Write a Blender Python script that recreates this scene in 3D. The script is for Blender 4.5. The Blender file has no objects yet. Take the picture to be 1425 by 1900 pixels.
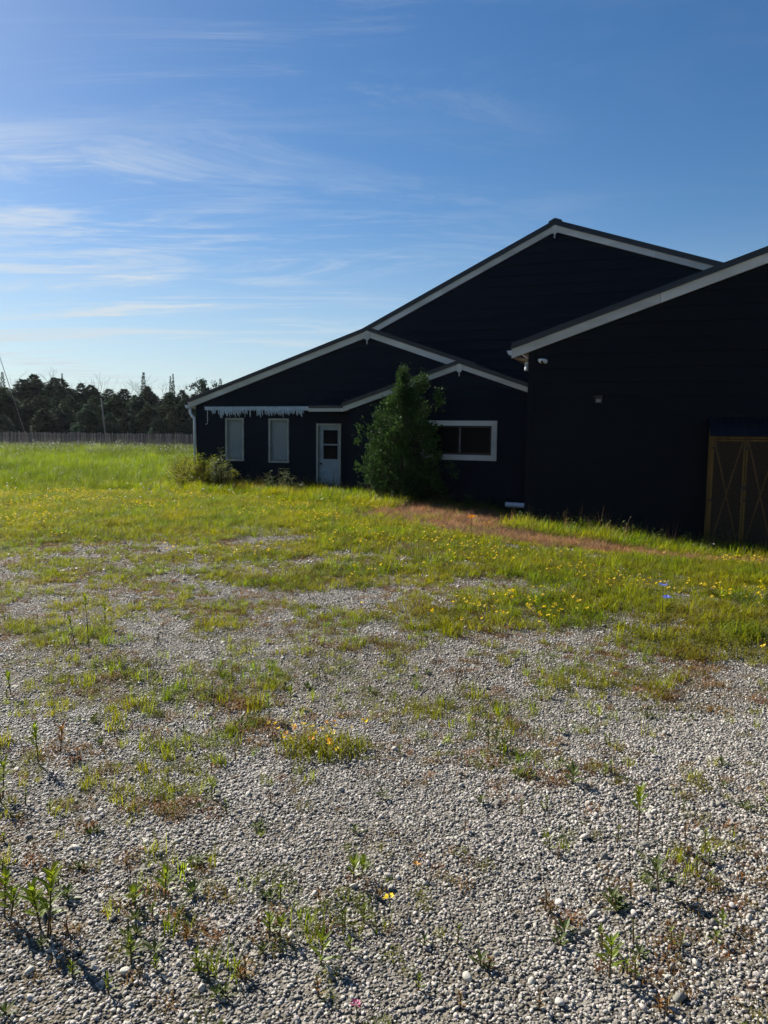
import bpy, math, random
import numpy as np
from mathutils import Vector, Matrix
R_ = math.radians
random.seed(7); rng = np.random.default_rng(7)
scene = bpy.context.scene
col = scene.collection

# ------------------------------------------------------------------ camera
F_PX, PITCH, ROLL, EYE = 1427.0, R_(5.48), R_(0.7), 1.6
fw = np.array([0, math.cos(PITCH), -math.sin(PITCH)])
r0 = np.array([1.0, 0, 0]); u0 = np.array([0, math.sin(PITCH), math.cos(PITCH)])
rt = math.cos(ROLL)*r0 + math.sin(ROLL)*u0
up = -math.sin(ROLL)*r0 + math.cos(ROLL)*u0
cam_d = bpy.data.cameras.new('camera'); cam = bpy.data.objects.new('camera', cam_d); col.objects.link(cam)
cam.matrix_world = Matrix(((rt[0], up[0], -fw[0], 0), (rt[1], up[1], -fw[1], 0), (rt[2], up[2], -fw[2], EYE), (0, 0, 0, 1)))
cam_d.sensor_fit = 'HORIZONTAL'; cam_d.sensor_width = 36; cam_d.lens = 36*F_PX/1425
cam_d.clip_start = .05; cam_d.clip_end = 5000
scene.camera = cam

# ------------------------------------------------------------------ sky and sun
SUN_AZ, SUN_EL = R_(-46), R_(34)
wd = bpy.data.worlds.new('World'); scene.world = wd; wd.use_nodes = True
nt = wd.node_tree; N = nt.nodes; Lk = nt.links.new
bg = N['Background']
sky = N.new('ShaderNodeTexSky'); sky.sky_type = 'NISHITA'; sky.sun_disc = False
sky.sun_elevation = SUN_EL; sky.sun_rotation = SUN_AZ
sky.altitude = 200; sky.air_density = 1.0; sky.dust_density = 0.35; sky.ozone_density = 2.6
hs = N.new('ShaderNodeHueSaturation'); hs.inputs['Saturation'].default_value = 1.28; hs.inputs['Hue'].default_value = .503; hs.inputs['Value'].default_value = .86
Lk(sky.outputs[0], hs.inputs['Color'])
tc = N.new('ShaderNodeTexCoord'); sep = N.new('ShaderNodeSeparateXYZ'); Lk(tc.outputs['Generated'], sep.inputs[0])
def wmath(op, a, b=None):
    m = N.new('ShaderNodeMath'); m.operation = op
    for i, v in enumerate((a, b)):
        if v is None: continue
        if isinstance(v, (int, float)): m.inputs[i].default_value = v
        else: Lk(v, m.inputs[i])
    return m.outputs[0]
zz = wmath('ADD', wmath('MAXIMUM', sep.outputs[2], 0.0), 0.06)
cx = wmath('DIVIDE', sep.outputs[0], zz); cy = wmath('DIVIDE', sep.outputs[1], zz)
cmb = N.new('ShaderNodeCombineXYZ'); Lk(cx, cmb.inputs[0]); Lk(cy, cmb.inputs[1])
def wnoise(scale, loc, rot, scl, detail, rough, dist=0.0):
    mp = N.new('ShaderNodeMapping'); Lk(cmb.outputs[0], mp.inputs[0])
    mp.inputs['Location'].default_value = loc; mp.inputs['Rotation'].default_value = (0, 0, rot); mp.inputs['Scale'].default_value = scl
    n = N.new('ShaderNodeTexNoise'); Lk(mp.outputs[0], n.inputs['Vector'])
    n.inputs['Scale'].default_value = scale; n.inputs['Detail'].default_value = detail
    n.inputs['Roughness'].default_value = rough; n.inputs['Distortion'].default_value = dist
    return n.outputs[0]
def wramp(v, a, b):
    m = N.new('ShaderNodeMapRange'); m.interpolation_type = 'SMOOTHSTEP'; Lk(v, m.inputs[0])
    m.inputs[1].default_value = a; m.inputs[2].default_value = b
    return m.outputs[0]
side = wmath('ADD', wmath('MULTIPLY', sep.outputs[0], -.82), wmath('MULTIPLY', sep.outputs[1], .57))   # thin cloud lies on the sunny side
sidem = wramp(side, .26, .93)
wisps = wramp(wnoise(.62, (3.1, 1.7, 0), R_(20), (1.0, 2.6, 1), 10, .72, .9), .46, .68)
banks = wramp(wnoise(.34, (.9, 6.3, 0), R_(10), (1.0, 1.5, 1), 3, .55), .40, .58)
streak = wramp(wnoise(.8, (7.7, .4, 0), R_(8), (.65, 3.0, 1), 10, .68, .7), .48, .70)
high = wmath('MULTIPLY', wmath('MULTIPLY', wisps, banks), .75)
lowc = wmath('MULTIPLY', wmath('MULTIPLY', streak, wramp(sep.outputs[2], .42, .16)), 1.1)
cl = wmath('MULTIPLY', wmath('MAXIMUM', high, lowc), wmath('ADD', wmath('MULTIPLY', sidem, 1.15), .04))
lowv = wmath('MULTIPLY', wramp(sep.outputs[2], .28, .0), .55)          # milky air towards the horizon
mixc = N.new('ShaderNodeMix'); mixc.data_type = 'RGBA'
Lk(wmath('MINIMUM', wmath('ADD', cl, 0.0), 1.0), mixc.inputs[0]); Lk(hs.outputs[0], mixc.inputs[6])
mixc.inputs[7].default_value = (6.0, 6.5, 6.9, 1)
mixh = N.new('ShaderNodeMix'); mixh.data_type = 'RGBA'; Lk(lowv, mixh.inputs[0]); Lk(mixc.outputs[2], mixh.inputs[6])
mixh.inputs[7].default_value = (4.7, 5.7, 6.3, 1)
Lk(mixh.outputs[2], bg.inputs[0]); bg.inputs[1].default_value = 0.05

S = Vector((math.sin(SUN_AZ)*math.cos(SUN_EL), math.cos(SUN_AZ)*math.cos(SUN_EL), math.sin(SUN_EL)))
sd = bpy.data.lights.new('sun', 'SUN'); sd.energy = 5.0; sd.angle = R_(.53); sd.color = (1, .94, .84)
so = bpy.data.objects.new('sun', sd); col.objects.link(so); so.rotation_euler = S.to_track_quat('Z', 'Y').to_euler(); so.location = (-40, 40, 60)

vs = scene.view_settings
vs.view_transform = 'Standard'; vs.look = 'None'; vs.exposure = 1.25; vs.gamma = 1.0; vs.use_curve_mapping = False
scene.render.engine = 'CYCLES'
scene.cycles.max_bounces = 6; scene.cycles.transparent_max_bounces = 6; scene.cycles.use_denoising = True

# ------------------------------------------------------------------ helpers
def smooth(a, b, x):
    t = np.clip((np.asarray(x, float)-a)/(b-a), 0, 1); return t*t*(3-2*t)
_lat = np.random.default_rng(11).random((256, 256))
def vnoise(x, y):
    x = np.asarray(x, float); y = np.asarray(y, float)
    xi = np.floor(x).astype(int); yi = np.floor(y).astype(int); fx = x-xi; fy = y-yi
    fx = fx*fx*(3-2*fx); fy = fy*fy*(3-2*fy)
    g = lambda a, b: _lat[a % 256, b % 256]
    return (g(xi, yi)*(1-fx)+g(xi+1, yi)*fx)*(1-fy)+(g(xi, yi+1)*(1-fx)+g(xi+1, yi+1)*fx)*fy
def fbm(x, y, o=4):
    s = 0; a = .5; t = 0
    for i in range(o):
        s = s+a*vnoise(x*2**i+17.3*i, y*2**i+9.1*i); t += a; a *= .55
    return s/t
def terrain(x, y):
    x = np.asarray(x, float); y = np.asarray(y, float)
    z = .62*smooth(24, 52, y)
    z = z-.66*smooth(-.5, 8, x)*smooth(8.5, 14.5, y)*smooth(60, 40, y)
    z = z+.05*(fbm(x*.35+5, y*.35)-.5)+.02*(fbm(x*1.7, y*1.7+3)-.5)
    z = z+.10*smooth(13, 17, y)*smooth(2, -4, x)*smooth(40, 22, y)*(fbm(x*.5, y*.5)-.1)
    return z
def ray(px, py):
    d = fw*F_PX+rt*(px-712.5)-up*(py-950); return d/np.linalg.norm(d)
def ground_at(px, py):
    d = ray(px, py); z = 0.0
    for i in range(12):
        t = (z-EYE)/d[2]; z = float(terrain(d[0]*t, d[1]*t))
    return d[0]*t, d[1]*t

class MB:
    def __init__(s): s.v = []; s.f = []
    def add(s, v, f):
        o = len(s.v); s.v += [tuple(map(float, p)) for p in v]; s.f += [tuple(i+o for i in q) for q in f]; return s
    def hexa(s, p):      # 8 points: bottom ring 0-3, top ring 4-7
        return s.add(p, [(3, 2, 1, 0), (4, 5, 6, 7), (0, 1, 5, 4), (1, 2, 6, 5), (2, 3, 7, 6), (3, 0, 4, 7)])
    def box(s, x0, x1, y0, y1, z0, z1):
        return s.hexa([(x0, y0, z0), (x1, y0, z0), (x1, y1, z0), (x0, y1, z0), (x0, y0, z1), (x1, y0, z1), (x1, y1, z1), (x0, y1, z1)])
    def prism(s, poly, y0, y1):   # poly of (x, z) extruded in y
        n = len(poly)
        s.add([(p[0], y0, p[1]) for p in poly]+[(p[0], y1, p[1]) for p in poly],
              [tuple(range(n-1, -1, -1)), tuple(range(n, 2*n))]+[(i, (i+1) % n, n+(i+1) % n, n+i) for i in range(n)])
        return s
    def tube(s, pts, rad, n=6, cap=True):
        pts = [np.array(p, float) for p in pts]
        if not hasattr(rad, '__len__'): rad = [rad]*len(pts)
        V = []; F = []
        for i, p in enumerate(pts):
            t = pts[min(i+1, len(pts)-1)]-pts[max(i-1, 0)]; t = t/(np.linalg.norm(t)+1e-9)
            a = np.cross(t, (0, 0, 1) if abs(t[2]) < .9 else (1, 0, 0)); a /= np.linalg.norm(a); b = np.cross(t, a)
            for k in range(n):
                an = 2*math.pi*k/n; V.append(p+rad[i]*(math.cos(an)*a+math.sin(an)*b))
        for i in range(len(pts)-1):
            for k in range(n):
                F.append((i*n+k, i*n+(k+1) % n, (i+1)*n+(k+1) % n, (i+1)*n+k))
        if cap: F += [tuple(range(n-1, -1, -1)), tuple(range((len(pts)-1)*n, len(pts)*n))]
        return s.add(V, F)
    def bar(s, p, q, w, h):
        p = np.array(p, float); q = np.array(q, float); t = q-p; t /= np.linalg.norm(t)
        a = np.cross(t, (0, 1, 0)); a /= np.linalg.norm(a); b = np.cross(t, a)
        c = lambda m, i, j: m+a*w/2*i+b*h/2*j
        return s.hexa([c(p, -1, -1), c(p, 1, -1), c(p, 1, 1), c(p, -1, 1), c(q, -1, -1), c(q, 1, -1), c(q, 1, 1), c(q, -1, 1)])
    def mesh(s, name, mat=None, smooth_=False):
        m = bpy.data.meshes.new(name); m.from_pydata(s.v, [], s.f); m.update()
        if mat: m.materials.append(mat)
        if smooth_: m.polygons.foreach_set('use_smooth', [True]*len(m.polygons))
        return m
    def build(s, name, mat, parent=None, smooth_=False, recalc=True):
        m = s.mesh(name, mat, smooth_)
        o = bpy.data.objects.new(name, m); col.objects.link(o)
        if parent: o.parent = parent
        return o
def tag(o, label=None, cat=None, group=None, kind=None):
    if label: o['label'] = label
    if cat: o['category'] = cat
    if group: o['group'] = group
    if kind: o['kind'] = kind
    return o
def empty(name, loc, rz=0.0, s=1.0):
    o = bpy.data.objects.new(name, None); col.objects.link(o); o.empty_display_size = .1
    o.location = loc; o.rotation_euler = (0, 0, rz); o.scale = (s, s, s); return o
def obj(name, mesh, parent=None):
    o = bpy.data.objects.new(name, mesh); col.objects.link(o)
    if parent: o.parent = parent
    return o
def copy_tree(o, parent=None):
    c = o.copy(); col.objects.link(c); c.parent = parent
    for ch in o.children: copy_tree(ch, c)
    return c

# ------------------------------------------------------------------ materials
def mat(name, c1, c2=None, scale=8.0, rough=.6, spec=.4, bump=0.0, bscale=None, rnd=0.0, trans=0.0, tcol=None, metal=0.0, stretch=None, lo=.35, hi=.65, wv=None):
    m = bpy.data.materials.new(name); m.use_nodes = True; t = m.node_tree; n = t.nodes; l = t.links.new
    b = n['Principled BSDF']; b.inputs['Roughness'].default_value = rough; b.inputs['Specular IOR Level'].default_value = spec
    b.inputs['Metallic'].default_value = metal
    co = n.new('ShaderNodeTexCoord'); vec = co.outputs['Object']
    if stretch:
        mp = n.new('ShaderNodeMapping'); mp.inputs['Scale'].default_value = stretch; l(vec, mp.inputs[0]); vec = mp.outputs[0]
    c2 = c2 or tuple(x*.75 for x in c1)
    nz = n.new('ShaderNodeTexNoise'); nz.inputs['Scale'].default_value = scale; nz.inputs['Detail'].default_value = 5; l(vec, nz.inputs['Vector'])
    mr = n.new('ShaderNodeMapRange'); mr.inputs[1].default_value = lo; mr.inputs[2].default_value = hi; l(nz.outputs[0], mr.inputs[0])
    mx = n.new('ShaderNodeMix'); mx.data_type = 'RGBA'; l(mr.outputs[0], mx.inputs[0])
    mx.inputs[6].default_value = (*c1, 1); mx.inputs[7].default_value = (*c2, 1)
    out = mx.outputs[2]
    if rnd > 0:
        oi = n.new('ShaderNodeObjectInfo'); rr = n.new('ShaderNodeMapRange'); l(oi.outputs['Random'], rr.inputs[0])
        rr.inputs[3].default_value = 1-rnd; rr.inputs[4].default_value = 1+rnd
        h = n.new('ShaderNodeHueSaturation'); l(out, h.inputs['Color']); l(rr.outputs[0], h.inputs['Value'])
        ml = n.new('ShaderNodeMath'); ml.operation = 'MULTIPLY'; l(oi.outputs['Random'], ml.inputs[0]); ml.inputs[1].default_value = 7.31
        fr = n.new('ShaderNodeMath'); fr.operation = 'FRACT'; l(ml.outputs[0], fr.inputs[0])
        rh = n.new('ShaderNodeMapRange'); l(fr.outputs[0], rh.inputs[0]); rh.inputs[3].default_value = .5-.05*rnd; rh.inputs[4].default_value = .5+.05*rnd
        l(rh.outputs[0], h.inputs['Hue']); out = h.outputs[0]
    if wv:                                                 # patches of another tint across the yard
        ge = n.new('ShaderNodeNewGeometry'); nw = n.new('ShaderNodeTexNoise'); nw.inputs['Scale'].default_value = wv[1]; nw.inputs['Detail'].default_value = 3; l(ge.outputs['Position'], nw.inputs['Vector'])
        rw = n.new('ShaderNodeMapRange'); l(nw.outputs[0], rw.inputs[0]); rw.inputs[1].default_value = .4; rw.inputs[2].default_value = .62
        xw = n.new('ShaderNodeMix'); xw.data_type = 'RGBA'; l(rw.outputs[0], xw.inputs[0]); l(out, xw.inputs[6]); xw.inputs[7].default_value = (*wv[0], 1); out = xw.outputs[2]
    l(out, b.inputs['Base Color'])
    if bump:
        nb = n.new('ShaderNodeTexNoise'); nb.inputs['Scale'].default_value = bscale or scale*4; nb.inputs['Detail'].default_value = 6; l(vec, nb.inputs['Vector'])
        bp = n.new('ShaderNodeBump'); bp.inputs['Strength'].default_value = bump; bp.inputs['Distance'].default_value = .02
        l(nb.outputs[0], bp.inputs['Height']); l(bp.outputs[0], b.inputs['Normal'])
    if trans > 0:
        tr = n.new('ShaderNodeBsdfTranslucent')
        if tcol:
            mm = n.new('ShaderNodeMix'); mm.data_type = 'RGBA'; mm.blend_type = 'MULTIPLY'; mm.inputs[0].default_value = 1
            l(out, mm.inputs[6]); mm.inputs[7].default_value = (*tcol, 1); l(mm.outputs[2], tr.inputs[0])
        else: l(out, tr.inputs[0])
        ms = n.new('ShaderNodeMixShader'); ms.inputs[0].default_value = trans
        l(b.outputs[0], ms.inputs[1]); l(tr.outputs[0], ms.inputs[2]); l(ms.outputs[0], n['Material Output'].inputs[0])
    return m
M = {}
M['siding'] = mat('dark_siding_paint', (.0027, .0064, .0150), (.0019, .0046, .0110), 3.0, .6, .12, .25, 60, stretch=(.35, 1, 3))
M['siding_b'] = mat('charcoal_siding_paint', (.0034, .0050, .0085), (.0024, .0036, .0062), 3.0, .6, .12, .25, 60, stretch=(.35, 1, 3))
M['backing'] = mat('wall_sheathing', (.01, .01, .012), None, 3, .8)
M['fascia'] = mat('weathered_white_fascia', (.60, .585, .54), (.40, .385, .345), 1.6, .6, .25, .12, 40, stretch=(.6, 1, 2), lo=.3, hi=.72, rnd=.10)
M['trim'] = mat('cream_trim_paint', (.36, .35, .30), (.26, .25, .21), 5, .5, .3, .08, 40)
M['roof'] = mat('dark_metal_roofing', (.010, .012, .018), (.007, .008, .012), 2, .35, .4, .05, 20)
M['white'] = mat('white_enamel', (.74, .75, .76), (.60, .62, .64), 6, .4, .4)
M['gutter'] = mat('white_gutter_metal', (.62, .63, .66), (.50, .51, .55), 6, .35, .4)
M['door'] = mat('shaded_white_door_paint', (.27, .32, .35), (.20, .245, .275), 4, .45, .3, .03, 30)  # white paint with the bluish shade of the recess mixed into its colour
M['blind'] = mat('blue_grey_window_blind', (.065, .095, .11), (.05, .075, .088), 3, .8, .2)
M['dark'] = mat('black_metal', (.012, .012, .013), None, 8, .4)
M['wood'] = mat('raw_timber', (.30, .20, .11), (.20, .13, .07), 9, .7, .2, .2, 60, stretch=(1, 1, .15))
M['yellow'] = mat('yellow_painted_timber', (.17, .092, .02), (.09, .05, .013), 7, .6, .2, .2, 60, stretch=(1, 1, .2))
M['mesh'] = mat('rusty_expanded_mesh', (.15, .085, .04), (.07, .045, .025), 20, .6, .3)
M['awning'] = mat('faded_awning_cloth', (.60, .68, .74), (.42, .49, .54), 12, .8, .1, .1, 50, trans=.3)
M['concrete'] = mat('concrete_footing', (.2, .19, .18), (.13, .13, .12), 6, .9, .2, .3)
M['lens'] = mat('black_lens', (.008, .008, .01), None, 8, .08, .6)
M['lampglass'] = mat('frosted_lamp_glass', (.22, .22, .19), None, 8, .3, .5)
M['fence'] = mat('brown_fence_wood', (.50, .375, .325), (.33, .24, .205), 4, .85, .2, .1, 30, rnd=.3)
M['pole'] = mat('weathered_pole', (.24, .225, .20), (.17, .16, .14), 5, .9, .1)
M['bark'] = mat('grey_bark', (.09, .075, .06), (.05, .042, .034), 12, .9, .1, .4, 40)
M['bare'] = mat('bleached_dead_wood', (.15, .14, .125), (.10, .092, .082), 8, .9, .1)
M['forest'] = mat('dark_evergreen_foliage', (.038, .082, .046), (.022, .052, .034), .6, .85, .05, rnd=.3, trans=.15)
M['forest2'] = mat('olive_evergreen_foliage', (.056, .095, .042), (.032, .06, .034), .7, .85, .05, rnd=.3, trans=.15)
M['cedar'] = mat('cedar_foliage', (.045, .09, .018), (.022, .05, .012), 2.0, .7, .15, rnd=.0, trans=.3)
M['shrub'] = mat('green_shrub_leaf', (.045, .085, .018), (.028, .055, .014), 5, .55, .3, trans=.3)
M['grass'] = mat('green_grass_blades', (.155, .215, .008), (.08, .12, .007), 3, .5, .18, rnd=.5, trans=.6, tcol=(1.25, 1.2, .35), wv=((.215, .215, .010), .9))
M['field'] = mat('bright_field_grass', (.175, .24, .010), (.125, .18, .010), 3, .5, .25, rnd=.4, trans=.6, tcol=(1.15, 1.12, .4), wv=((.075, .11, .016), .28))
M['dry'] = mat('dead_brown_grass', (.42, .22, .095), (.24, .125, .058), 5, .7, .2, rnd=.5, trans=.4, wv=((.20, .125, .07), 1.4))
M['trefoil'] = mat('low_clover_leaves', (.125, .165, .009), (.075, .10, .008), 6, .6, .12, rnd=.5, trans=.5, tcol=(1.2, 1.12, .4), wv=((.165, .145, .014), 1.1))
M['rust'] = mat('red_brown_weed_leaves', (.20, .085, .016), (.14, .10, .02), 8, .6, .3, rnd=.4, trans=.4)
M['leaf'] = mat('fresh_weed_leaf', (.17, .225, .02), (.12, .165, .018), 20, .45, .35, rnd=.25, trans=.5, tcol=(1.15, 1.1, .5))
M['leafd'] = mat('dull_weed_leaf', (.09, .115, .024), (.055, .08, .018), 20, .5, .3, rnd=.3, trans=.4)
M['stem'] = mat('reddish_weed_stem', (.07, .04, .022), (.05, .05, .02), 20, .6, .3)
M['yflower'] = mat('yellow_petals', (.85, .62, .010), (.80, .52, .01), 30, .5, .3, rnd=.12, trans=.35)
M['oflower'] = mat('orange_yellow_petals', (.80, .36, .012), (.70, .25, .01), 30, .5, .3, trans=.35)
M['wflower'] = mat('white_petals', (.72, .72, .70), (.6, .6, .6), 30, .5, .3, trans=.3)
M['bflower'] = mat('blue_chicory_petals', (.22, .26, .70), (.16, .20, .6), 30, .5, .3, trans=.3)
M['pflower'] = mat('pink_clover_petals', (.42, .09, .20), (.3, .06, .14), 30, .5, .3, trans=.3)
M['pebble'] = mat('grey_limestone_pebble', (.46, .425, .375), (.18, .162, .14), 45, .5, .45, .4, 160, rnd=.7)

def glass(name, c, rough=.04):
    m = bpy.data.materials.new(name); m.use_nodes = True; b = m.node_tree.nodes['Principled BSDF']
    b.inputs['Base Color'].default_value = (*c, 1); b.inputs['Roughness'].default_value = rough
    b.inputs['Transmission Weight'].default_value = .85; b.inputs['IOR'].default_value = 1.18; return m
M['glass'] = glass('window_glass', (.85, .9, .92))
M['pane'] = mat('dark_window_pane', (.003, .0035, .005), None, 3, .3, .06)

# ground: gravel where nothing grows, coloured darker to paint the shade between pebbles; dark soil and thatch under the plants (mask = painted plant cover of the place)
def ground_mat():
    m = bpy.data.materials.new('gravel_ground'); m.use_nodes = True; t = m.node_tree; n = t.nodes; l = t.links.new
    b = n['Principled BSDF']; b.inputs['Roughness'].default_value = .9; b.inputs['Specular IOR Level'].default_value = .2
    co = n.new('ShaderNodeTexCoord')
    v = n.new('ShaderNodeTexVoronoi'); v.inputs['Scale'].default_value = 34; l(co.outputs['Object'], v.inputs['Vector'])
    v2 = n.new('ShaderNodeTexVoronoi'); v2.inputs['Scale'].default_value = 75; l(co.outputs['Object'], v2.inputs['Vector'])
    sp = n.new('ShaderNodeSeparateColor'); l(v.outputs['Color'], sp.inputs[0])
    r = n.new('ShaderNodeValToRGB'); l(sp.outputs[0], r.inputs[0])
    r.color_ramp.elements[0].color = (.05, .046, .04, 1); r.color_ramp.elements[1].color = (.27, .25, .22, 1)
    n1 = n.new('ShaderNodeTexNoise'); n1.inputs['Scale'].default_value = 1.3; n1.inputs['Detail'].default_value = 6; l(co.outputs['Object'], n1.inputs['Vector'])
    mr = n.new('ShaderNodeMapRange'); l(n1.outputs[0], mr.inputs[0]); mr.inputs[1].default_value = .35; mr.inputs[2].default_value = .65
    d = n.new('ShaderNodeMix'); d.data_type = 'RGBA'; l(mr.outputs[0], d.inputs[0]); l(r.outputs[0], d.inputs[6]); d.inputs[7].default_value = (.10, .085, .06, 1)
    n2 = n.new('ShaderNodeTexNoise'); n2.inputs['Scale'].default_value = 9; n2.inputs['Detail'].default_value = 6; l(co.outputs['Object'], n2.inputs['Vector'])
    g = n.new('ShaderNodeMix'); g.data_type = 'RGBA'; l(n2.outputs[0], g.inputs[0]); g.inputs[6].default_value = (.045, .055, .018, 1); g.inputs[7].default_value = (.10, .085, .04, 1)
    a = n.new('ShaderNodeAttribute'); a.attribute_name = 'cover'
    br = n.new('ShaderNodeAttribute'); br.attribute_name = 'dead'
    g2 = n.new('ShaderNodeMix'); g2.data_type = 'RGBA'; l(br.outputs['Fac'], g2.inputs[0]); l(g.outputs[2], g2.inputs[6]); g2.inputs[7].default_value = (.20, .125, .07, 1)
    f = n.new('ShaderNodeMix'); f.data_type = 'RGBA'; l(a.outputs['Fac'], f.inputs[0]); l(d.outputs[2], f.inputs[6]); l(g2.outputs[2], f.inputs[7])
    l(f.outputs[2], b.inputs['Base Color'])
    ad = n.new('ShaderNodeMath'); ad.operation = 'ADD'; l(v.outputs['Distance'], ad.inputs[0]); l(v2.outputs['Distance'], ad.inputs[1])
    bp = n.new('ShaderNodeBump'); bp.invert = True; bp.inputs['Strength'].default_value = .9; bp.inputs['Distance'].default_value = .02; l(ad.outputs[0], bp.inputs['Height'])
    l(bp.outputs[0], b.inputs['Normal'])
    return m

# ------------------------------------------------------------------ building frame
A = R_(20)
dray = ray(609, 911); P0 = dray*(22.5/dray[1]); P0 = np.array([P0[0], P0[1], 0.0])
EYEP = np.array([0, 0, EYE])
def to_local(p):
    q = np.asarray(p, float)-P0
    return np.array([q[0]*math.cos(A)-q[1]*math.sin(A), q[0]*math.sin(A)+q[1]*math.cos(A), q[2]])
def W(px, py, y):                       # point of the facade plane at local depth y behind the door wall -> (along wall, height)
    o = to_local(EYEP); d = to_local(ray(px, py)+P0); t = (y-o[1])/d[1]; p = o+d*t
    return p[0], p[2]
def loc2world(x, y, z):
    return (P0[0]+x*math.cos(A)+y*math.sin(A), P0[1]-x*math.sin(A)+y*math.cos(A), z)
Y_MAIN, Y_PORCH = 3.0, -1.0
dr = ray(977, 950); pr = dr*(17.6/dr[1]); Y_R = float(to_local(np.array([pr[0], pr[1], 0]))[1])
# local coordinates of the ground in front of the walls, for the planting
def wall_front(x, y):
    qx = x-P0[0]; qy = y-P0[1]
    return qx*math.cos(A)-qy*math.sin(A), qx*math.sin(A)+qy*math.cos(A)
UR0 = W(977, 800, Y_R)[0]               # corner of the right building

# ------------------------------------------------------------------ plant cover of the yard (world coordinates)
def ell(lst, x, y):
    m = np.zeros_like(x)
    for (px, py, rx, ry, s) in lst:
        gx, gy = ground_at(px, py)
        d = ((x-gx)/rx)**2+((y-gy)/ry)**2
        m = np.maximum(m, s*(1-smooth(.35, 1.15, d)))
    return m
PATCH = [(1330, 1195, 1.0, .65, 1), (1310, 1120, 1.7, 1.3, .85), (1030, 1135, 1.2, .85, .9), (850, 1150, .9, .6, .65), (1160, 1055, 2.6, 1.6, .8),
         (950, 1050, 1.6, 1.2, .65), (560, 1080, 1.0, .55, .8), (660, 1060, .9, .6, .7), (130, 985, 2.6, 1.1, .95), (420, 1030, 1.2, .6, .35), (740, 1010, 2., 1.2, .6),
         (1420, 1060, 2.5, 2., .9)]
TREF = [(600, 1378, .30, .20, 1), (520, 1350, .2, .14, .8), (330, 1475, .36, .24, 1), (350, 1330, .6, .42, .9), (330, 1390, .4, .3, .8), (705, 1200, .42, .16, .9), (250, 1430, .42, .32, .8),
        (560, 1440, .14, .1, .8), (905, 1360, .2, .13, .7), (200, 1290, .7, .5, .75), (400, 1260, .7, .4, .7), (60, 1480, .4, .3, .6), (1120, 1270, .6, .35, .5), (100, 1400, .4, .3, .6),
        (780, 1330, .5, .3, .45), (1040, 1430, .35, .25, .4), (640, 1700, .22, .16, .45), (860, 1170, .8, .3, .6), (60, 1180, .8, .5, .6), (330, 1150, .9, .5, .5)]
def dead_mask(x, y):
    u, v = wall_front(x, y)
    vr = Y_R-v                            # metres in front of the right building
    n = fbm(x*.9+3, y*.9)
    a = smooth(2.3, 3.1, vr+1.2*(n-.5))*smooth(5.2, 4.0, vr+1.6*(n-.5))*smooth(UR0-1.4, UR0-.2, u)
    vp = Y_PORCH-v
    b = smooth(.6, 1.4, vp)*smooth(6.6, 4.6, vp+2.2*(n-.5))*smooth(2.9, 4.0, u+1.2*(n-.5))*smooth(UR0+.9, UR0-.3, u)
    return np.clip(np.maximum(a, b)*(.62+.9*smooth(.34, .56, fbm(x*1.9+71, y*1.9))), 0, 1)*smooth(8, 10.5, y)
def lush_mask(x, y):
    n = fbm(x*.6, y*.6+20)
    l = smooth(11.2, 14.2, y+4.2*(n-.5))
    return l*(1-.97*dead_mask(x, y))
def cover_mask(x, y):
    n = fbm(x*1.3+40, y*1.3)
    p = ell(PATCH, x, y)*smooth(.28, .62, n+.12)
    return np.clip(np.maximum(lush_mask(x, y), p)*(1-dead_mask(x, y)), 0, 1)

def grid_axis(a, b, core0, core1, step, grow=1.18):
    c = list(np.arange(core0, core1+1e-6, step)); s = step
    lo = [core0]
    while lo[-1] > a: s *= grow; lo.append(lo[-1]-s)
    s = step; hi = [core1]
    while hi[-1] < b: s *= grow; hi.append(hi[-1]+s)
    return np.array(lo[:0:-1]+c+hi[1:])
gx = grid_axis(-900, 900, -10, 10, .14); gy = grid_axis(-120, 1600, .6, 20, .14)
GX, GY = np.meshgrid(gx, gy); fx_, fy_ = GX.ravel(), GY.ravel()
fz = terrain(fx_, fy_)
cov = cover_mask(fx_, fy_); dead = dead_mask(fx_, fy_)
gm = bpy.data.meshes.new('ground')
nx, ny = len(gx), len(gy)
ii = (np.arange(ny-1)[:, None]*nx+np.arange(nx-1)[None, :]).ravel()
gm.from_pydata(np.c_[fx_, fy_, fz].tolist(), [], np.c_[ii, ii+1, ii+1+nx, ii+nx].tolist())
for nm, arr in (('cover', np.maximum(cov, dead)), ('dead', dead)):
    at = gm.attributes.new(nm, 'FLOAT', 'POINT'); at.data.foreach_set('value', arr.astype(np.float32))
gm.polygons.foreach_set('use_smooth', [True]*len(gm.polygons)); gm.materials.append(ground_mat()); gm.update()
tag(obj('ground', gm), kind='structure')

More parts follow.
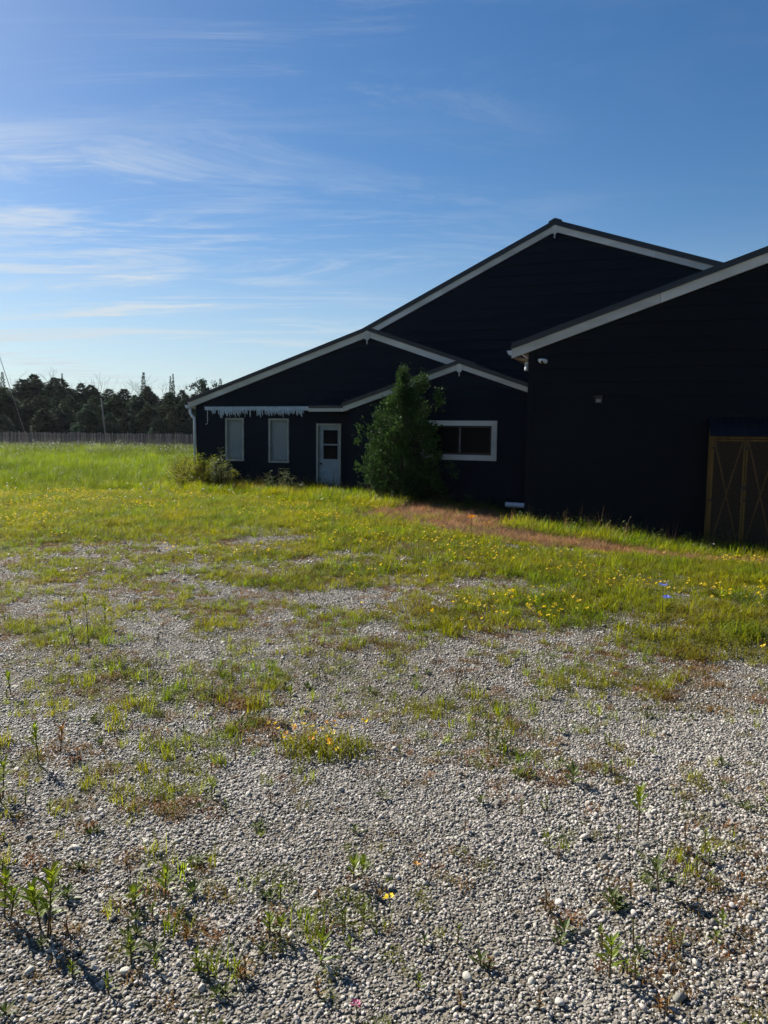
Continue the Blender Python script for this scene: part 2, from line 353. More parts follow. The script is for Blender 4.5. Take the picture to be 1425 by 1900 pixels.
# ------------------------------------------------------------------ buildings
def span(poly, z):
    xs = []
    n = len(poly)
    for i in range(n):
        (x0, z0), (x1, z1) = poly[i], poly[(i+1) % n]
        if abs(z1-z0) < 1e-9:
            if abs(z-z0) < 1e-6: xs += [x0, x1]
        elif min(z0, z1)-1e-6 <= z <= max(z0, z1)+1e-6: xs.append(x0+(x1-x0)*(z-z0)/(z1-z0))
    return (min(xs), max(xs)) if xs else None
def slab_pieces(poly, a, b, holes):
    cuts = sorted({a, b, *[z for _, z in poly if a < z < b], *[h[2] for h in holes if a < h[2] < b], *[h[3] for h in holes if a < h[3] < b]})
    out = []
    for c, d in zip(cuts, cuts[1:]):
        s0 = span(poly, c+1e-5); s1 = span(poly, d-1e-5)
        if not s0 or not s1: continue
        segs = [(s0[0], s0[1], s1[0], s1[1])]
        for (h0, h1, z0, z1) in holes:
            if z0 < (c+d)/2 < z1:
                ns = []
                for (a0, a1, b0, b1) in segs:
                    if min(a0, b0) < h0: ns.append((a0, min(a1, h0), b0, min(b1, h0)))
                    if max(a1, b1) > h1: ns.append((max(a0, h1), a1, max(b0, h1), b1))
                segs = ns
        out += [(*g, c, d) for g in segs if g[1]-g[0] > .002 or g[3]-g[2] > .002]
    return out
def slab(mb, poly, a, b, holes, yf, yb, pieces=None):     # part of a wall between heights a and b, cut round the openings; yf(z) front
    for (a0, a1, b0, b1, c, d) in (pieces or slab_pieces(poly, a, b, holes)):
        mb.hexa([(a0, yf(c), c), (a1, yf(c), c), (a1, yb, c), (a0, yb, c), (b0, yf(d), d), (b1, yf(d), d), (b1, yb, d), (b0, yb, d)])
def linked(pieces):                                        # pieces that touch belong to one board
    groups = []
    for p in pieces:
        hit = [g for g in groups if any(abs(q[5]-p[4]) < 1e-6 and min(q[3], p[1])-max(q[2], p[0]) > .001 for q in g)]
        for g in hit: groups.remove(g)
        groups.append(sum(hit, [])+[p])
    return groups
def walled(parent, poly, y, holes, m, course=.305, zoff=0.0):
    zs = [p[1] for p in poly]; lo, hi = min(zs), max(zs)
    bk = MB(); slab(bk, poly, lo, hi, holes, lambda z: y+.022, y+.14); wall = bk.build('wall', M['backing'], parent)
    k = math.floor((lo-zoff)/course)
    while k*course+zoff < hi:
        a = max(lo, k*course+zoff); b = min(hi, (k+1)*course+zoff)
        if b-a > .01:
            t0 = k*course+zoff; w = random.uniform(-.0015, .0015)
            for g in linked(slab_pieces(poly, a, b, holes)):
                mb = MB(); slab(mb, poly, a, b, holes, lambda z: y-.003-.022*(1-(z-t0)/course)+w, y+.02, g); mb.build('siding_board', m, wall)
        k += 1
    return wall
def line_z(p, q, x): return p[1]+(q[1]-p[1])*(x-p[0])/(q[0]-p[0])
def rake(parent, p, q, y0, y1, hv, name='fascia_board'):   # p, q: top edge ends (x, z); board hangs down hv, in lengths with open joints
    p = np.array(p); q = np.array(q); L = np.linalg.norm(q-p); n = max(1, round(L/3.3)); e = .0035/L
    for k in range(n):
        a = p+(q-p)*(k/n+(e if k else 0)); b = p+(q-p)*((k+1)/n-(e if k < n-1 else 0)); w = random.uniform(-.004, .004); t = random.uniform(-.004, .004)
        MB().prism([(a[0], a[1]-hv), (b[0], b[1]-hv+t), tuple(b), tuple(a)], y0+w, y1).build(name, M['fascia'], parent)
def roof_side(parent, p, q, th, y0, y1):                   # sheet metal roof plane on the rake line p-q
    r = MB().prism([p, q, (q[0], q[1]+th), (p[0], p[1]+th)], y0, y1).build('roof', M['roof'], parent)
    d = np.array(q)-np.array(p); L = np.linalg.norm(d); d = d/L; nrm = np.array([-d[1], d[0]])
    if nrm[1] < 0: nrm = -nrm
    yy = y0+.02; k = 0
    while yy < y1 and k < 40:
        a = np.array([p[0], p[1]+th]); b = np.array([q[0], q[1]+th]); s = MB()
        s.prism([tuple(a-nrm*.004), tuple(b-nrm*.004), tuple(b+nrm*.028), tuple(a+nrm*.028)], yy, yy+.035); s.build('seam', M['roof'], r)
        yy += .42; k += 1
    return r
def frame_boards(parent, u0, u1, z0, z1, w, y0, y1, m, sill=True):
    MB().box(u0, u0+w, y0, y1, z0, z1).build('jamb', m, parent); MB().box(u1-w, u1, y0, y1, z0, z1).build('jamb', m, parent)
    MB().box(u0+w, u1-w, y0+.002, y1, z1-w, z1).build('head_board', m, parent)
    MB().box(u0+w, u1-w, y0-.012 if sill else y0+.002, y1, z0, z0+w*.8).build('sill', m, parent)

ROT = -A
hall = empty('gabled_building', tuple(P0), ROT)
tag(hall, 'dark navy building with stepped white-edged gables, two narrow windows and a white door', 'building')

# --- low wing with two windows and the door
pk = W(682, 614, -.06); le = W(350, 747, -.06); re_ = W(862, 675, -.06)
zl0 = .0
wl = W(365, 800, 0)[0]
wing_poly = [(wl, -.35), (re_[0], -.35), (re_[0], re_[1]-.03), (pk[0], pk[1]-.03), (wl, line_z(le, pk, wl)-.03)]
def rect(x0, x1, y0, y1, y):
    a = W(x0, (y0+y1)/2, y); b = W(x1, (y0+y1)/2, y); c = W((x0+x1)/2, y0, y); d = W((x0+x1)/2, y1, y)
    return [a[0], b[0], d[1], c[1]]
win1 = rect(418.5, 452.5, 775.5, 855, -.03); win2 = rect(498.5, 536, 776.5, 858.5, -.03)
door = rect(587, 632.5, 786, 918, -.03)
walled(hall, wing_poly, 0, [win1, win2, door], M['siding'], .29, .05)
rake(hall, le, pk, -.085, -.03, .17); rake(hall, pk, re_, -.085, -.03, .17)
roof_side(hall, (le[0]-.04, le[1]+.002-.04*.33), (pk[0], pk[1]+.002), .085, -.12, 16)
roof_side(hall, (pk[0], pk[1]+.002), (re_[0]+.3, re_[1]+.002-.1), .085, -.12, 3.0)
# side wall, back wall of the wing
MB().box(wl, wl+.12, .16, 16, -.35, line_z(le, pk, wl)-.05).build('side_wall', M['siding'], hall)
MB().box(wl+.12, pk[0]+8, 15.8, 15.95, -.35, 2.6).build('back_wall', M['siding'], hall)
def pendant(parent, p, y, s=1.0):
    m = MB().prism([(p[0]-.085*s, p[1]-.2*s), (p[0]+.085*s, p[1]-.2*s), (p[0]+.085*s, p[1]-.02), (p[0], p[1]+.005), (p[0]-.085*s, p[1]-.02)], y-.02, y+.002)
    m.prism([(p[0]-.035*s, p[1]-.26*s), (p[0]+.035*s, p[1]-.26*s), (p[0]+.085*s, p[1]-.2*s), (p[0]-.085*s, p[1]-.2*s)], y-.02, y+.002)
    m.tube([(p[0], y-.01, p[1]-.25*s), (p[0], y-.01, p[1]-.31*s), (p[0], y-.01, p[1]-.34*s), (p[0], y-.01, p[1]-.38*s)], [.018*s, .02*s, .028*s, .008*s], 8)
    return m.build('gable_pendant', M['fascia'], parent)
pendant(hall, pk, -.087)
# soffit at the left eave, gutter and downpipe
soff = MB().box(le[0]+.02, wl-.02, -.05, 16, le[1]-.16, le[1]-.13).build('soffit', M['fascia'], hall)
gut = MB(); gz = le[1]-.07; gxx = le[0]
prof = [(gxx, gz), (gxx-.10, gz), (gxx-.12, gz-.02), (gxx-.10, gz-.05), (gxx-.085, gz-.10), (gxx, gz-.11)]
gut.prism(prof, -.10, 15.9).build('gutter', M['gutter'], hall)
dz = le[1]
dp = MB().tube([(le[0]+.03, -.035, dz-.18), (le[0]+.035, -.035, dz-.30), (le[0]+.10, -.05, dz-.40), (wl-.055, -.05, dz-.47), (wl-.045, -.05, dz-.56), (wl-.045, -.05, .05)], .042, 10).build('downpipe', M['gutter'], hall, True)
# windows
for w_ in (win1, win2):
    we = empty('window', (0, 0, 0)); we.parent = hall
    u0_, u1_, z0_, z1_ = w_
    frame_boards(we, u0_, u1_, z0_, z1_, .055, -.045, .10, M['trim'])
    MB().box(u0_+.06, u1_-.06, .055, .061, z0_+.05, z1_-.06).build('pane', M['glass'], we)
    MB().box(u0_+.058, u1_-.058, .095, .10, z0_+.14, z1_-.058).build('blind', M['blind'], we)
    MB().box(u0_+.058, u1_-.058, .085, .105, z0_+.115, z0_+.145).build('blind_rail', M['blind'], we)
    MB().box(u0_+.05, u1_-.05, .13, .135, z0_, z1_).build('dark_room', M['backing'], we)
# door
de = empty('door', (0, 0, 0)); de.parent = hall
u0_, u1_, z0_, z1_ = door
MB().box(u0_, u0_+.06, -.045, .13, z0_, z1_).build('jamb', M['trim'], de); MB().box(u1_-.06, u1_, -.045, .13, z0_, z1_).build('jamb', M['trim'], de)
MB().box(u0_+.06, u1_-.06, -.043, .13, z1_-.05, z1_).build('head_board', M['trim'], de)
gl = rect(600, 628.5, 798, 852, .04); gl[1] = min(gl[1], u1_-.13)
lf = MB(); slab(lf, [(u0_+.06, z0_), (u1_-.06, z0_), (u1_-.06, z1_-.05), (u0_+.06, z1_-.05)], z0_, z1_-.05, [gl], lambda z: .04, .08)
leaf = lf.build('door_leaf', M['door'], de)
zm = (gl[2]+gl[3])/2
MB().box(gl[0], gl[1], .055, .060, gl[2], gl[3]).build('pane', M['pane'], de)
MB().box(gl[0], gl[1], .036, .052, zm-.02, zm+.02).build('glazing_bar', M['door'], de)
for b in ((gl[0]-.02, gl[0], gl[2]-.02, gl[3]+.02), (gl[1], gl[1]+.02, gl[2]-.02, gl[3]+.02), (gl[0], gl[1], gl[2]-.02, gl[2]), (gl[0], gl[1], gl[3], gl[3]+.02)):
    MB().box(b[0], b[1], .030, .04, b[2], b[3]).build('glazing_trim', M['door'], de)
MB().box(u0_+.14, u1_-.14, .032, .04, z0_+.18, W(609, 868, .04)[1]).build('lower_panel', M['door'], de)
kx, kz = W(595, 860.5, .0)
kb = MB().tube([(kx, .04, kz), (kx, .01, kz), (kx, -.005, kz), (kx, -.03, kz), (kx, -.04, kz)], [.028, .012, .018, .026, .012], 10).build('door_knob', M['dark'], de, True)
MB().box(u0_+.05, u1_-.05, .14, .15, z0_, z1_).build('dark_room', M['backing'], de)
MB().box(u0_-.05, u1_+.05, -.35, .10, -.3, z0_).build('doorstep', M['concrete'], de)

# --- porch with the wide window
ppk = W(853, 675, Y_PORCH-.06); ple = W(637, 754, Y_PORCH-.06); pre = W(1010, 729, Y_PORCH-.06)
pl = W(647, 800, Y_PORCH)[0]; prr = W(1010, 800, Y_PORCH)[0]
porch_poly = [(pl, -.9), (prr, -.9), (prr, line_z(ppk, pre, prr)-.03), (ppk[0], ppk[1]-.03), (pl, line_z(ple, ppk, pl)-.03)]
pwin = rect(780, 922, 780.5, 852, Y_PORCH-.03)
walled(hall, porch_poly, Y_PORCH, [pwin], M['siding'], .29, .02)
rake(hall, ple, ppk, Y_PORCH-.085, Y_PORCH-.03, .14); rake(hall, ppk, pre, Y_PORCH-.085, Y_PORCH-.03, .13)
roof_side(hall, (ple[0]-.03, ple[1]-.008), (ppk[0], ppk[1]+.002), .075, Y_PORCH-.12, 3.0)
roof_side(hall, (ppk[0], ppk[1]+.002), (pre[0], pre[1]+.002), .075, Y_PORCH-.12, 3.0)
pendant(hall, ppk, Y_PORCH-.087, .85)
MB().box(pl, pl+.12, Y_PORCH+.16, -.02, -.4, line_z(ple, ppk, pl)-.06).build('side_wall', M['siding'], hall)
we = empty('window', (0, 0, 0)); we.parent = hall; u0_, u1_, z0_, z1_ = pwin
we['label'] = 'wide dark sliding window in a broad pale surround'
for nm, poly in (('head_board', [(u0_+.14, z1_-.13), (u1_-.14, z1_-.13), (u1_, z1_), (u0_, z1_)]), ('sill_board', [(u0_, z0_-.015), (u1_, z0_-.03), (u1_-.14, z0_+.11), (u0_+.14, z0_+.12)]),
                 ('jamb', [(u1_, z0_-.03), (u1_, z1_), (u1_-.14, z1_-.13), (u1_-.14, z0_+.11)]), ('jamb', [(u0_, z0_-.015), (u0_+.14, z0_+.12), (u0_+.14, z1_-.13), (u0_, z1_)])):
    MB().prism(poly, Y_PORCH-.05, Y_PORCH+.1).build(nm, M['fascia'], we)
i0, i1, j0, j1 = u0_+.14, u1_-.14, z0_+.12, z1_-.13
um = W(853, 810, Y_PORCH)[0]
for b in ((i0, i1, j1-.05, j1), (i0, i1, j0, j0+.05), (i0, i0+.05, j0+.05, j1-.05), (i1-.05, i1, j0+.05, j1-.05)):
    MB().box(b[0], b[1], Y_PORCH+.01, Y_PORCH+.08, b[2], b[3]).build('sash', M['dark'], we)
MB().box(um-.018, um+.018, Y_PORCH+.0, Y_PORCH+.06, j0+.05, j1-.05).build('mullion', mat('grey_mullion', (.16, .16, .17)), we)
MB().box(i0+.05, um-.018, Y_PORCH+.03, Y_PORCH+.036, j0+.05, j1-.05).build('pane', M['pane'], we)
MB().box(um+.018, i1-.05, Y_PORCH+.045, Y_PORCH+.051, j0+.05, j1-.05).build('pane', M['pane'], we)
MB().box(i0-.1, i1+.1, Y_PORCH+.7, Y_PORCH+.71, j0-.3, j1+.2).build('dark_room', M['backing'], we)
# small canopy over the door
ce0 = W(573.5, 758, -.75); ce1 = W(638, 758, -.75)
can = MB().prism([(ce0[0], 0), (ce1[0], 0), (ce1[0], .01), (ce0[0], .01)], 0, 1)
can = MB(); zc = ce0[1]
can.hexa([(ce0[0], -.80, zc+.01), (ce1[0]+.3, -.80, zc+.01), (ce1[0]+.3, -.02, zc+.24), (ce0[0], -.02, zc+.24), (ce0[0], -.80, zc+.08), (ce1[0]+.3, -.80, zc+.08), (ce1[0]+.3, -.02, zc+.31), (ce0[0], -.02, zc+.31)])
cano = can.build('door_canopy', M['roof'], hall)
MB().box(ce0[0], ce1[0]-.05, -.79, -.74, zc-.085, zc+.008).build('canopy_fascia', M['fascia'], cano)
MB().box(ce1[0]-.05, ce1[0]+.09, -.83, -.72, zc-.085, zc-.005).build('gutter_elbow', M['gutter'], cano)
MB().box(ce0[0]+.02, ce1[0]-.02, -.73, -.03, zc-.05, zc-.03).build('canopy_soffit', M['wood'], cano)

# --- tall hall behind
mpk = W(1030, 418, Y_MAIN-.06); mle = W(660, 626, Y_MAIN-.06); mre0 = W(1330, 495, Y_MAIN-.06)
sl_l = (mpk[1]-mle[1])/(mpk[0]-mle[0]); sl_r = (mre0[1]-mpk[1])/(mre0[0]-mpk[0])
ml = mpk[0]-(mpk[1]-3.0)/sl_l; mr = mpk[0]+(3.2-mpk[1])/sl_r
MLE = (ml, 3.0); MRE = (mr, 3.2)
main_poly = [(ml+.3, -.4), (mr-.3, -.4), (mr-.3, line_z(mpk, MRE, mr-.3)-.03), (mpk[0], mpk[1]-.03), (ml+.3, line_z(MLE, mpk, ml+.3)-.03)]
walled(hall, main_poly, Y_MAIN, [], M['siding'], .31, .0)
rake(hall, MLE, mpk, Y_MAIN-.085, Y_MAIN-.03, .185); rake(hall, mpk, MRE, Y_MAIN-.085, Y_MAIN-.03, .185)
roof_side(hall, (MLE[0], MLE[1]+.002), (mpk[0], mpk[1]+.002), .12, Y_MAIN-.13, 22)
roof_side(hall, (mpk[0], mpk[1]+.002), (MRE[0], MRE[1]+.002), .12, Y_MAIN-.13, 22)
MB().prism([(mpk[0]-.18, mpk[1]+.11-.18*sl_l), (mpk[0], mpk[1]+.11), (mpk[0]+.2, mpk[1]+.11+.2*sl_r), (mpk[0]+.2, mpk[1]+.185+.2*sl_r), (mpk[0], mpk[1]+.19), (mpk[0]-.18, mpk[1]+.185-.18*sl_l)], Y_MAIN-.16, 22).build('ridge_cap', M['roof'], hall)
pendant(hall, mpk, Y_MAIN-.087)
MB().box(mr-.42, mr-.3, Y_MAIN+.16, 21.8, -.4, 3.1).build('side_wall', M['siding'], hall)

# --- tattered awning over the two windows
a0 = W(379, 755.5, -.14); a1 = W(571, 757.5, -.14)
aw = empty('awning', loc2world(a0[0], -.02, a0[1]), ROT)
tag(aw, 'retracted pale awning with its valance torn into hanging strips above the narrow windows', 'awning')
LW = a1[0]-a0[0]
c = MB(); c.prism([(0, .015), (LW, .015), (LW, -.06), (.07, -.065)], -.13, .0); c.build('cassette', M['awning'], aw)
MB().box(LW-.10, LW+.07, -.16, .0, -.10, .012).build('end_bracket', M['gutter'], aw)
MB().box(.02, LW-.1, -.135, -.125, -.085, -.05).build('front_rail', M['gutter'], aw)
x = .16
while x < LW-.14:
    gap = random.random() < .10 or (LW*.46 < x < LW*.52)
    w_ = random.uniform(.02, .055); l_ = random.uniform(.11, .20) if random.random() < .8 else random.uniform(.19, .27)
    if x < .5: l_ *= .6; gap = gap or random.random() < .4
    if gap: l_ *= .3
    o_ = random.uniform(-.02, .02); y_ = -.135+random.uniform(-.012, .004)
    V = [(x, y_, -.06), (x+w_, y_, -.06), (x+w_+o_*.6, y_-.012, -.06-l_*.55), (x+o_*.4, y_-.010, -.06-l_*.55), (x+w_*.8+o_, y_+.006, -.07-l_), (x+w_*.25+o_, y_+.004, -.07-l_*random.uniform(.85, 1.05))]
    V += [(p[0], p[1]+.004, p[2]) for p in V]
    MB().add(V, [(0, 1, 2, 3), (3, 2, 4, 5), (9, 8, 7, 6), (11, 10, 8, 9), (0, 3, 9, 6), (3, 5, 11, 9), (1, 7, 8, 2), (2, 8, 10, 4), (5, 4, 10, 11), (0, 6, 7, 1)]).build('valance_strip', M['awning'], aw)
    x += w_+random.uniform(-.004, .012)
MB().tube([(.10, -.10, -.05), (.10, -.10, -.42), (.09, -.10, -.50), (.03, -.10, -.52)], .009, 6).build('crank_rod', M['gutter'], aw)

# --- right building
barn = empty('dark_barn', loc2world(UR0, Y_R, 0), ROT)
tag(barn, 'charcoal barn on the right whose white-edged roof climbs out of frame', 'building')
def WR(px, py, y=0.0):
    a = W(px, py, Y_R+y); return a[0]-UR0, a[1]
rl = WR(950, 648, -.06); rr_ = WR(1425, 469, -.06)
sl = (rr_[1]-rl[1])/(rr_[0]-rl[0]); RID = 9.0; rp = (RID, rl[1]+sl*(RID-rl[0])); rend = (2*RID-rl[0], rl[1])
barn_poly = [(0, -1.2), (2*RID, -1.2), (2*RID, line_z(rp, rend, 2*RID)-.03), (rp[0], rp[1]-.03), (0, line_z(rl, rp, 0)-.03)]
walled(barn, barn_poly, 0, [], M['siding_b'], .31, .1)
rake(barn, rl, rp, -.085, -.03, .205); rake(barn, rp, rend, -.085, -.03, .205)
roof_side(barn, (rl[0]-.005, rl[1]+.002), (rp[0], rp[1]+.002), .10, -.13, 12)
roof_side(barn, (rp[0], rp[1]+.002), (rend[0], rend[1]+.002), .10, -.13, 12)
MB().box(0, .12, .16, 12, -1.2, line_z(rl, rp, 0)-.06).build('side_wall', M['siding_b'], barn)
MB().box(2*RID-.12, 2*RID, .16, 12, -1.2, 3.2).build('side_wall', M['siding_b'], barn)
MB().box(0, .13, -.025, -.001, -1.2, line_z(rl, rp, 0)-.06).build('corner_board', M['siding_b'], barn)
MB().prism([(rl[0]+.03, rl[1]-.205), (-.005, rl[1]-.205), (-.005, rl[1]-.29)], -.05, 11.9).build('soffit', M['wood'], barn)
gz = rl[1]-.03; gxx = rl[0]
MB().prism([(gxx, gz), (gxx-.12, gz), (gxx-.10, gz-.03), (gxx-.085, gz-.075), (gxx-.05, gz-.10), (gxx, gz-.105)], -.08, 11.8).build('gutter', M['gutter'], barn)

# fittings on the barn
def thing(name, label, cat, lx, ly, lz, group=None):
    e = empty(name, loc2world(UR0+lx, Y_R+ly, lz), ROT); tag(e, label, cat, group); return e
cx_, cz_ = WR(1008, 671)
dc = thing('security_camera', 'white dome security camera mounted on the front wall of the charcoal barn', 'camera', cx_, -.02, cz_)
MB().tube([(.05, 0, 0), (.05, -.04, 0), (.05, -.045, 0)], [.05, .05, .03], 14).build('base_plate', M['white'], dc, True)
MB().tube([(.05, -.03, .0), (.02, -.09, .015), (-.02, -.12, .01)], [.04, .042, .045], 12).build('arm', M['white'], dc, True)
hd = MB(); hd.tube([(-.03, -.12, .05), (-.03, -.12, .045), (-.03, -.12, .01), (-.03, -.13, -.02), (-.025, -.14, -.045)], [.03, .058, .062, .05, .02], 14); hd.build('dome', M['white'], dc, True)
MB().tube([(-.01, -.15, -.01), (.01, -.175, -.03)], [.03, .022], 10).build('lens', M['lens'], dc, True)
cx_, cz_ = WR(973, 672)
bc = thing('security_camera', 'sunlit white bullet security camera under the barn eave at its corner', 'camera', -.022, .12, cz_)
MB().tube([(.015, 0, .0), (-.03, 0, .0), (-.05, 0, .0)], [.05, .05, .03], 12).build('base_plate', M['white'], bc, True)
MB().tube([(-.05, 0, .01), (-.06, 0, -.04), (-.055, 0, -.06)], [.03, .028, .022], 10).build('joint', M['white'], bc, True)
MB().tube([(-.035, 0, -.055), (-.04, -.004, -.06), (-.04, -.01, -.15), (-.04, -.012, -.18), (-.04, -.012, -.185)], [.02, .042, .046, .046, .034], 12).build('body', M['white'], bc, True)
MB().tube([(-.04, -.012, -.18), (-.04, -.012, -.192)], [.03, .026], 12).build('lens', M['lens'], bc, True)
lx_, lz_ = WR(1111, 742)
wl_ = thing('wall_light', 'small black wall light with a pale square lens on the barn wall', 'wall light', lx_, -.02, lz_)
MB().box(-.075, .075, -.05, 0, -.07, .10).build('housing', M['dark'], wl_)
MB().hexa([(-.085, -.11, .07), (.085, -.11, .07), (.085, 0, .10), (-.085, 0, .10), (-.085, -.11, .078), (.085, -.11, .078), (.085, 0, .112), (-.085, 0, .112)]).build('hood', M['dark'], wl_)
MB().box(-.048, .048, -.057, -.045, -.05, .012).build('lens', M['lampglass'], wl_)
# downspout extension on the grass at the porch corner
px_, pz_ = W(938, 936, Y_R+.9); qx_, qz_ = W(967, 937, Y_R+.9)
pe = empty('pipe_end', loc2world(px_, Y_R+.9, pz_), ROT); tag(pe, 'short white drain pipe end low at the foot of the porch wall beside the barn', 'pipe')
Lp = qx_-px_+.1
tb = MB(); n_ = 16; prof = [(0, .062), (.02, .066), (.03, .062), (Lp-.04, .062), (Lp-.03, .066), (Lp, .066)]
tb.tube([(a, 0, -.02*a) for a, r in prof], [r for a, r in prof], n_, cap=False)
tb.tube([(a, 0, -.02*a) for a, r in prof[::-1]], [r-.006 for a, r in prof[::-1]], n_, cap=False)
tb.build('pipe', M['gutter'], pe, True)
MB().tube([(Lp-.02, .03, -.75), (Lp+.0, .04, -.02), (Lp+.07, .05, .10), (Lp+.06, .05, .55), (Lp+.05, .05, 1.0)], [.03, .03, .025, .018, .014], 8).build('stand_pipe', M['dark'], pe, True)

# --- mesh-door cabinet against the barn
YC = -.85
c0 = WR(1322, 814, YC); c1 = WR(1385, 815, YC); DW = c1[0]-c0[0]; CT = c0[1]; CB = -.62
cab = thing('cage_locker', 'yellow timber cage locker with wire mesh doors and a corrugated roof against the barn', 'locker', c0[0], YC, 0)
WID = 2*DW
for x in (0, WID):
    MB().box(x-.03, x+.03, .03, .09, CB, CT).build('corner_post', M['yellow'], cab)
    MB().box(x-.03, x+.03, .72, .78, CB, CT+.25).build('corner_post', M['yellow'], cab)
MB().box(-.03, WID+.03, .028, .088, CT+.002, CT+.05).build('top_rail', M['yellow'], cab)
MB().box(-.02, WID+.02, .10, .76, CB+.02, CB+.05).build('cage_floor', M['wood'], cab)
for s in (0, 1):
    d0 = .004+s*DW; d1 = (s+1)*DW-.008
    dd = empty('mesh_door', (0, 0, 0)); dd.parent = cab
    MB().box(d0, d0+.035, -.022, .022, CB+.08, CT-.012).build('stile', M['yellow'], dd)
    MB().box(d1-.035, d1, -.022, .022, CB+.08, CT-.012).build('stile', M['yellow'], dd)
    MB().box(d0+.035, d1-.035, -.020, .020, CT-.045, CT-.012).build('rail', M['yellow'], dd)
    MB().box(d0+.035, d1-.035, -.020, .020, CB+.08, CB+.12).build('rail', M['yellow'], dd)
    mm = MB(); x0, x1, z0, z1 = d0+.03, d1-.03, CB+.11, CT-.04; p = .042; w2, h2 = x1-x0, z1-z0
    k = 1.7
    tt = -h2/k
    while tt < w2:
        for sg in (1, -1):
            xa, za, xb, zb = tt, 0.0, tt+h2/k, h2
            if xa < 0: za = -xa*k; xa = 0
            if xb > w2: zb = h2-(xb-w2)*k; xb = w2
            if zb-za > .02:
                if sg > 0: mm.bar((x0+xa, .001, z0+za), (x0+xb, .001, z0+zb), .006, .006)
                else: mm.bar((x1-xa, -.005, z0+za), (x1-xb, -.005, z0+zb), .006, .006)
        tt += p
    tag(mm.build('wire_mesh', M['mesh'], dd), kind='stuff')
    MB().bar((d0+.05, .03, CT-.06), (d1-.05, .03, CB+.12), .03, .012).build('cross_brace', M['yellow'], dd)
    MB().bar((d1-.05, .044, CT-.06), (d0+.05, .044, CB+.12), .03, .012).build('cross_brace', M['yellow'], dd)
    for zz_ in (.35, -.3):
        MB().box(d0-.02, d0+.06, -.032, -.023, CT-.2+min(0, zz_-.35)*1.6, CT-.16+min(0, zz_-.35)*1.6).build('hinge', M['dark'], dd)
MB().box(DW-.05, DW+.05, -.034, -.024, CT-1.0, CT-.94).build('latch', M['dark'], cab)
rf = MB(); n_ = 60; V = []; xs = np.linspace(-.05, WID+.05, n_)
for x in xs:
    w_ = .012*math.sin(x*2*math.pi/.076); V += [(x, -.06, CT+.06+w_), (x, .82, CT+.45+w_), (x, -.06, CT+.054+w_), (x, .82, CT+.444+w_)]
F_ = []
for i in range(n_-1):
    a = 4*i; b = a+4; F_ += [(a, b, b+1, a+1), (a+2, a+3, b+3, b+2), (a, a+2, b+2, b)]
rf.add(V, F_).build('corrugated_roof', mat('navy_corrugated_steel', (.006, .0075, .013), (.004, .005, .009), 3, .5, .2), cab, True)

# ------------------------------------------------------------------ fence, poles
FY = 50.0
fx0, fx1 = -33.0, -8.0
fen = empty('picket_fence', (fx0, FY, 0)); tag(fen, 'long low grey-brown slat fence across the back of the field', 'fence')
nsl = 290; sm = MB().box(-.026, .026, -.01, .01, 0, 1.12).mesh('slat', M['fence'])
for i in range(nsl):
    x = (fx1-fx0)*i/(nsl-1); o = obj('slat', sm, fen); o.location = (x, random.uniform(-.015, .015), float(terrain(fx0+x, FY))+random.uniform(-.03, .03)-.02); o.rotation_euler = (0, random.uniform(-.02, .02), random.uniform(-.1, .1)); o.scale = (random.uniform(.8, 1.15), 1, random.uniform(.97, 1.03))
pm = MB().tube([(0, 0, -.3), (0, 0, 1.22)], .04, 6).mesh('post', M['pole'])
for i in range(9):
    x = (fx1-fx0)*i/8+.7; o = obj('post', pm, fen); o.location = (x, .06, float(terrain(fx0+x, FY)))
for zr in (.25, .65, 1.05):
    MB().box(0, fx1-fx0, .014, .02, zr+.60, zr+.613).build('wire', M['dark'], fen)
def pole(px0, py0, px1, py1, d, r0_, r1_, name, label, cat):
    a = ray(px1, py1); a = a*(d/a[1])+EYEP; b = ray(px0, py0); b = b*(d/b[1])+EYEP
    gz_ = float(terrain(a[0], a[1])); dirv = (b-a)/(b[2]-a[2]); base = a+dirv*(gz_-.2-a[2])
    e = MB().tube([(0, 0, 0), tuple((b-base)*.5), tuple(b-base)], [r0_, (r0_+r1_)/2, r1_], 8).build(name, M['pole'], None, True); e.location = tuple(base)
    tag(e, label, cat); return e
pole(188, 739, 195, 803, 62, .075, .05, 'leaning_pole', 'slender leaning wooden pole standing against the dark woods', 'pole')
pole(-3, 655, 14, 706, 80, .05, .03, 'leaning_pole', 'thin bare leaning pole above the trees at the left edge', 'pole')

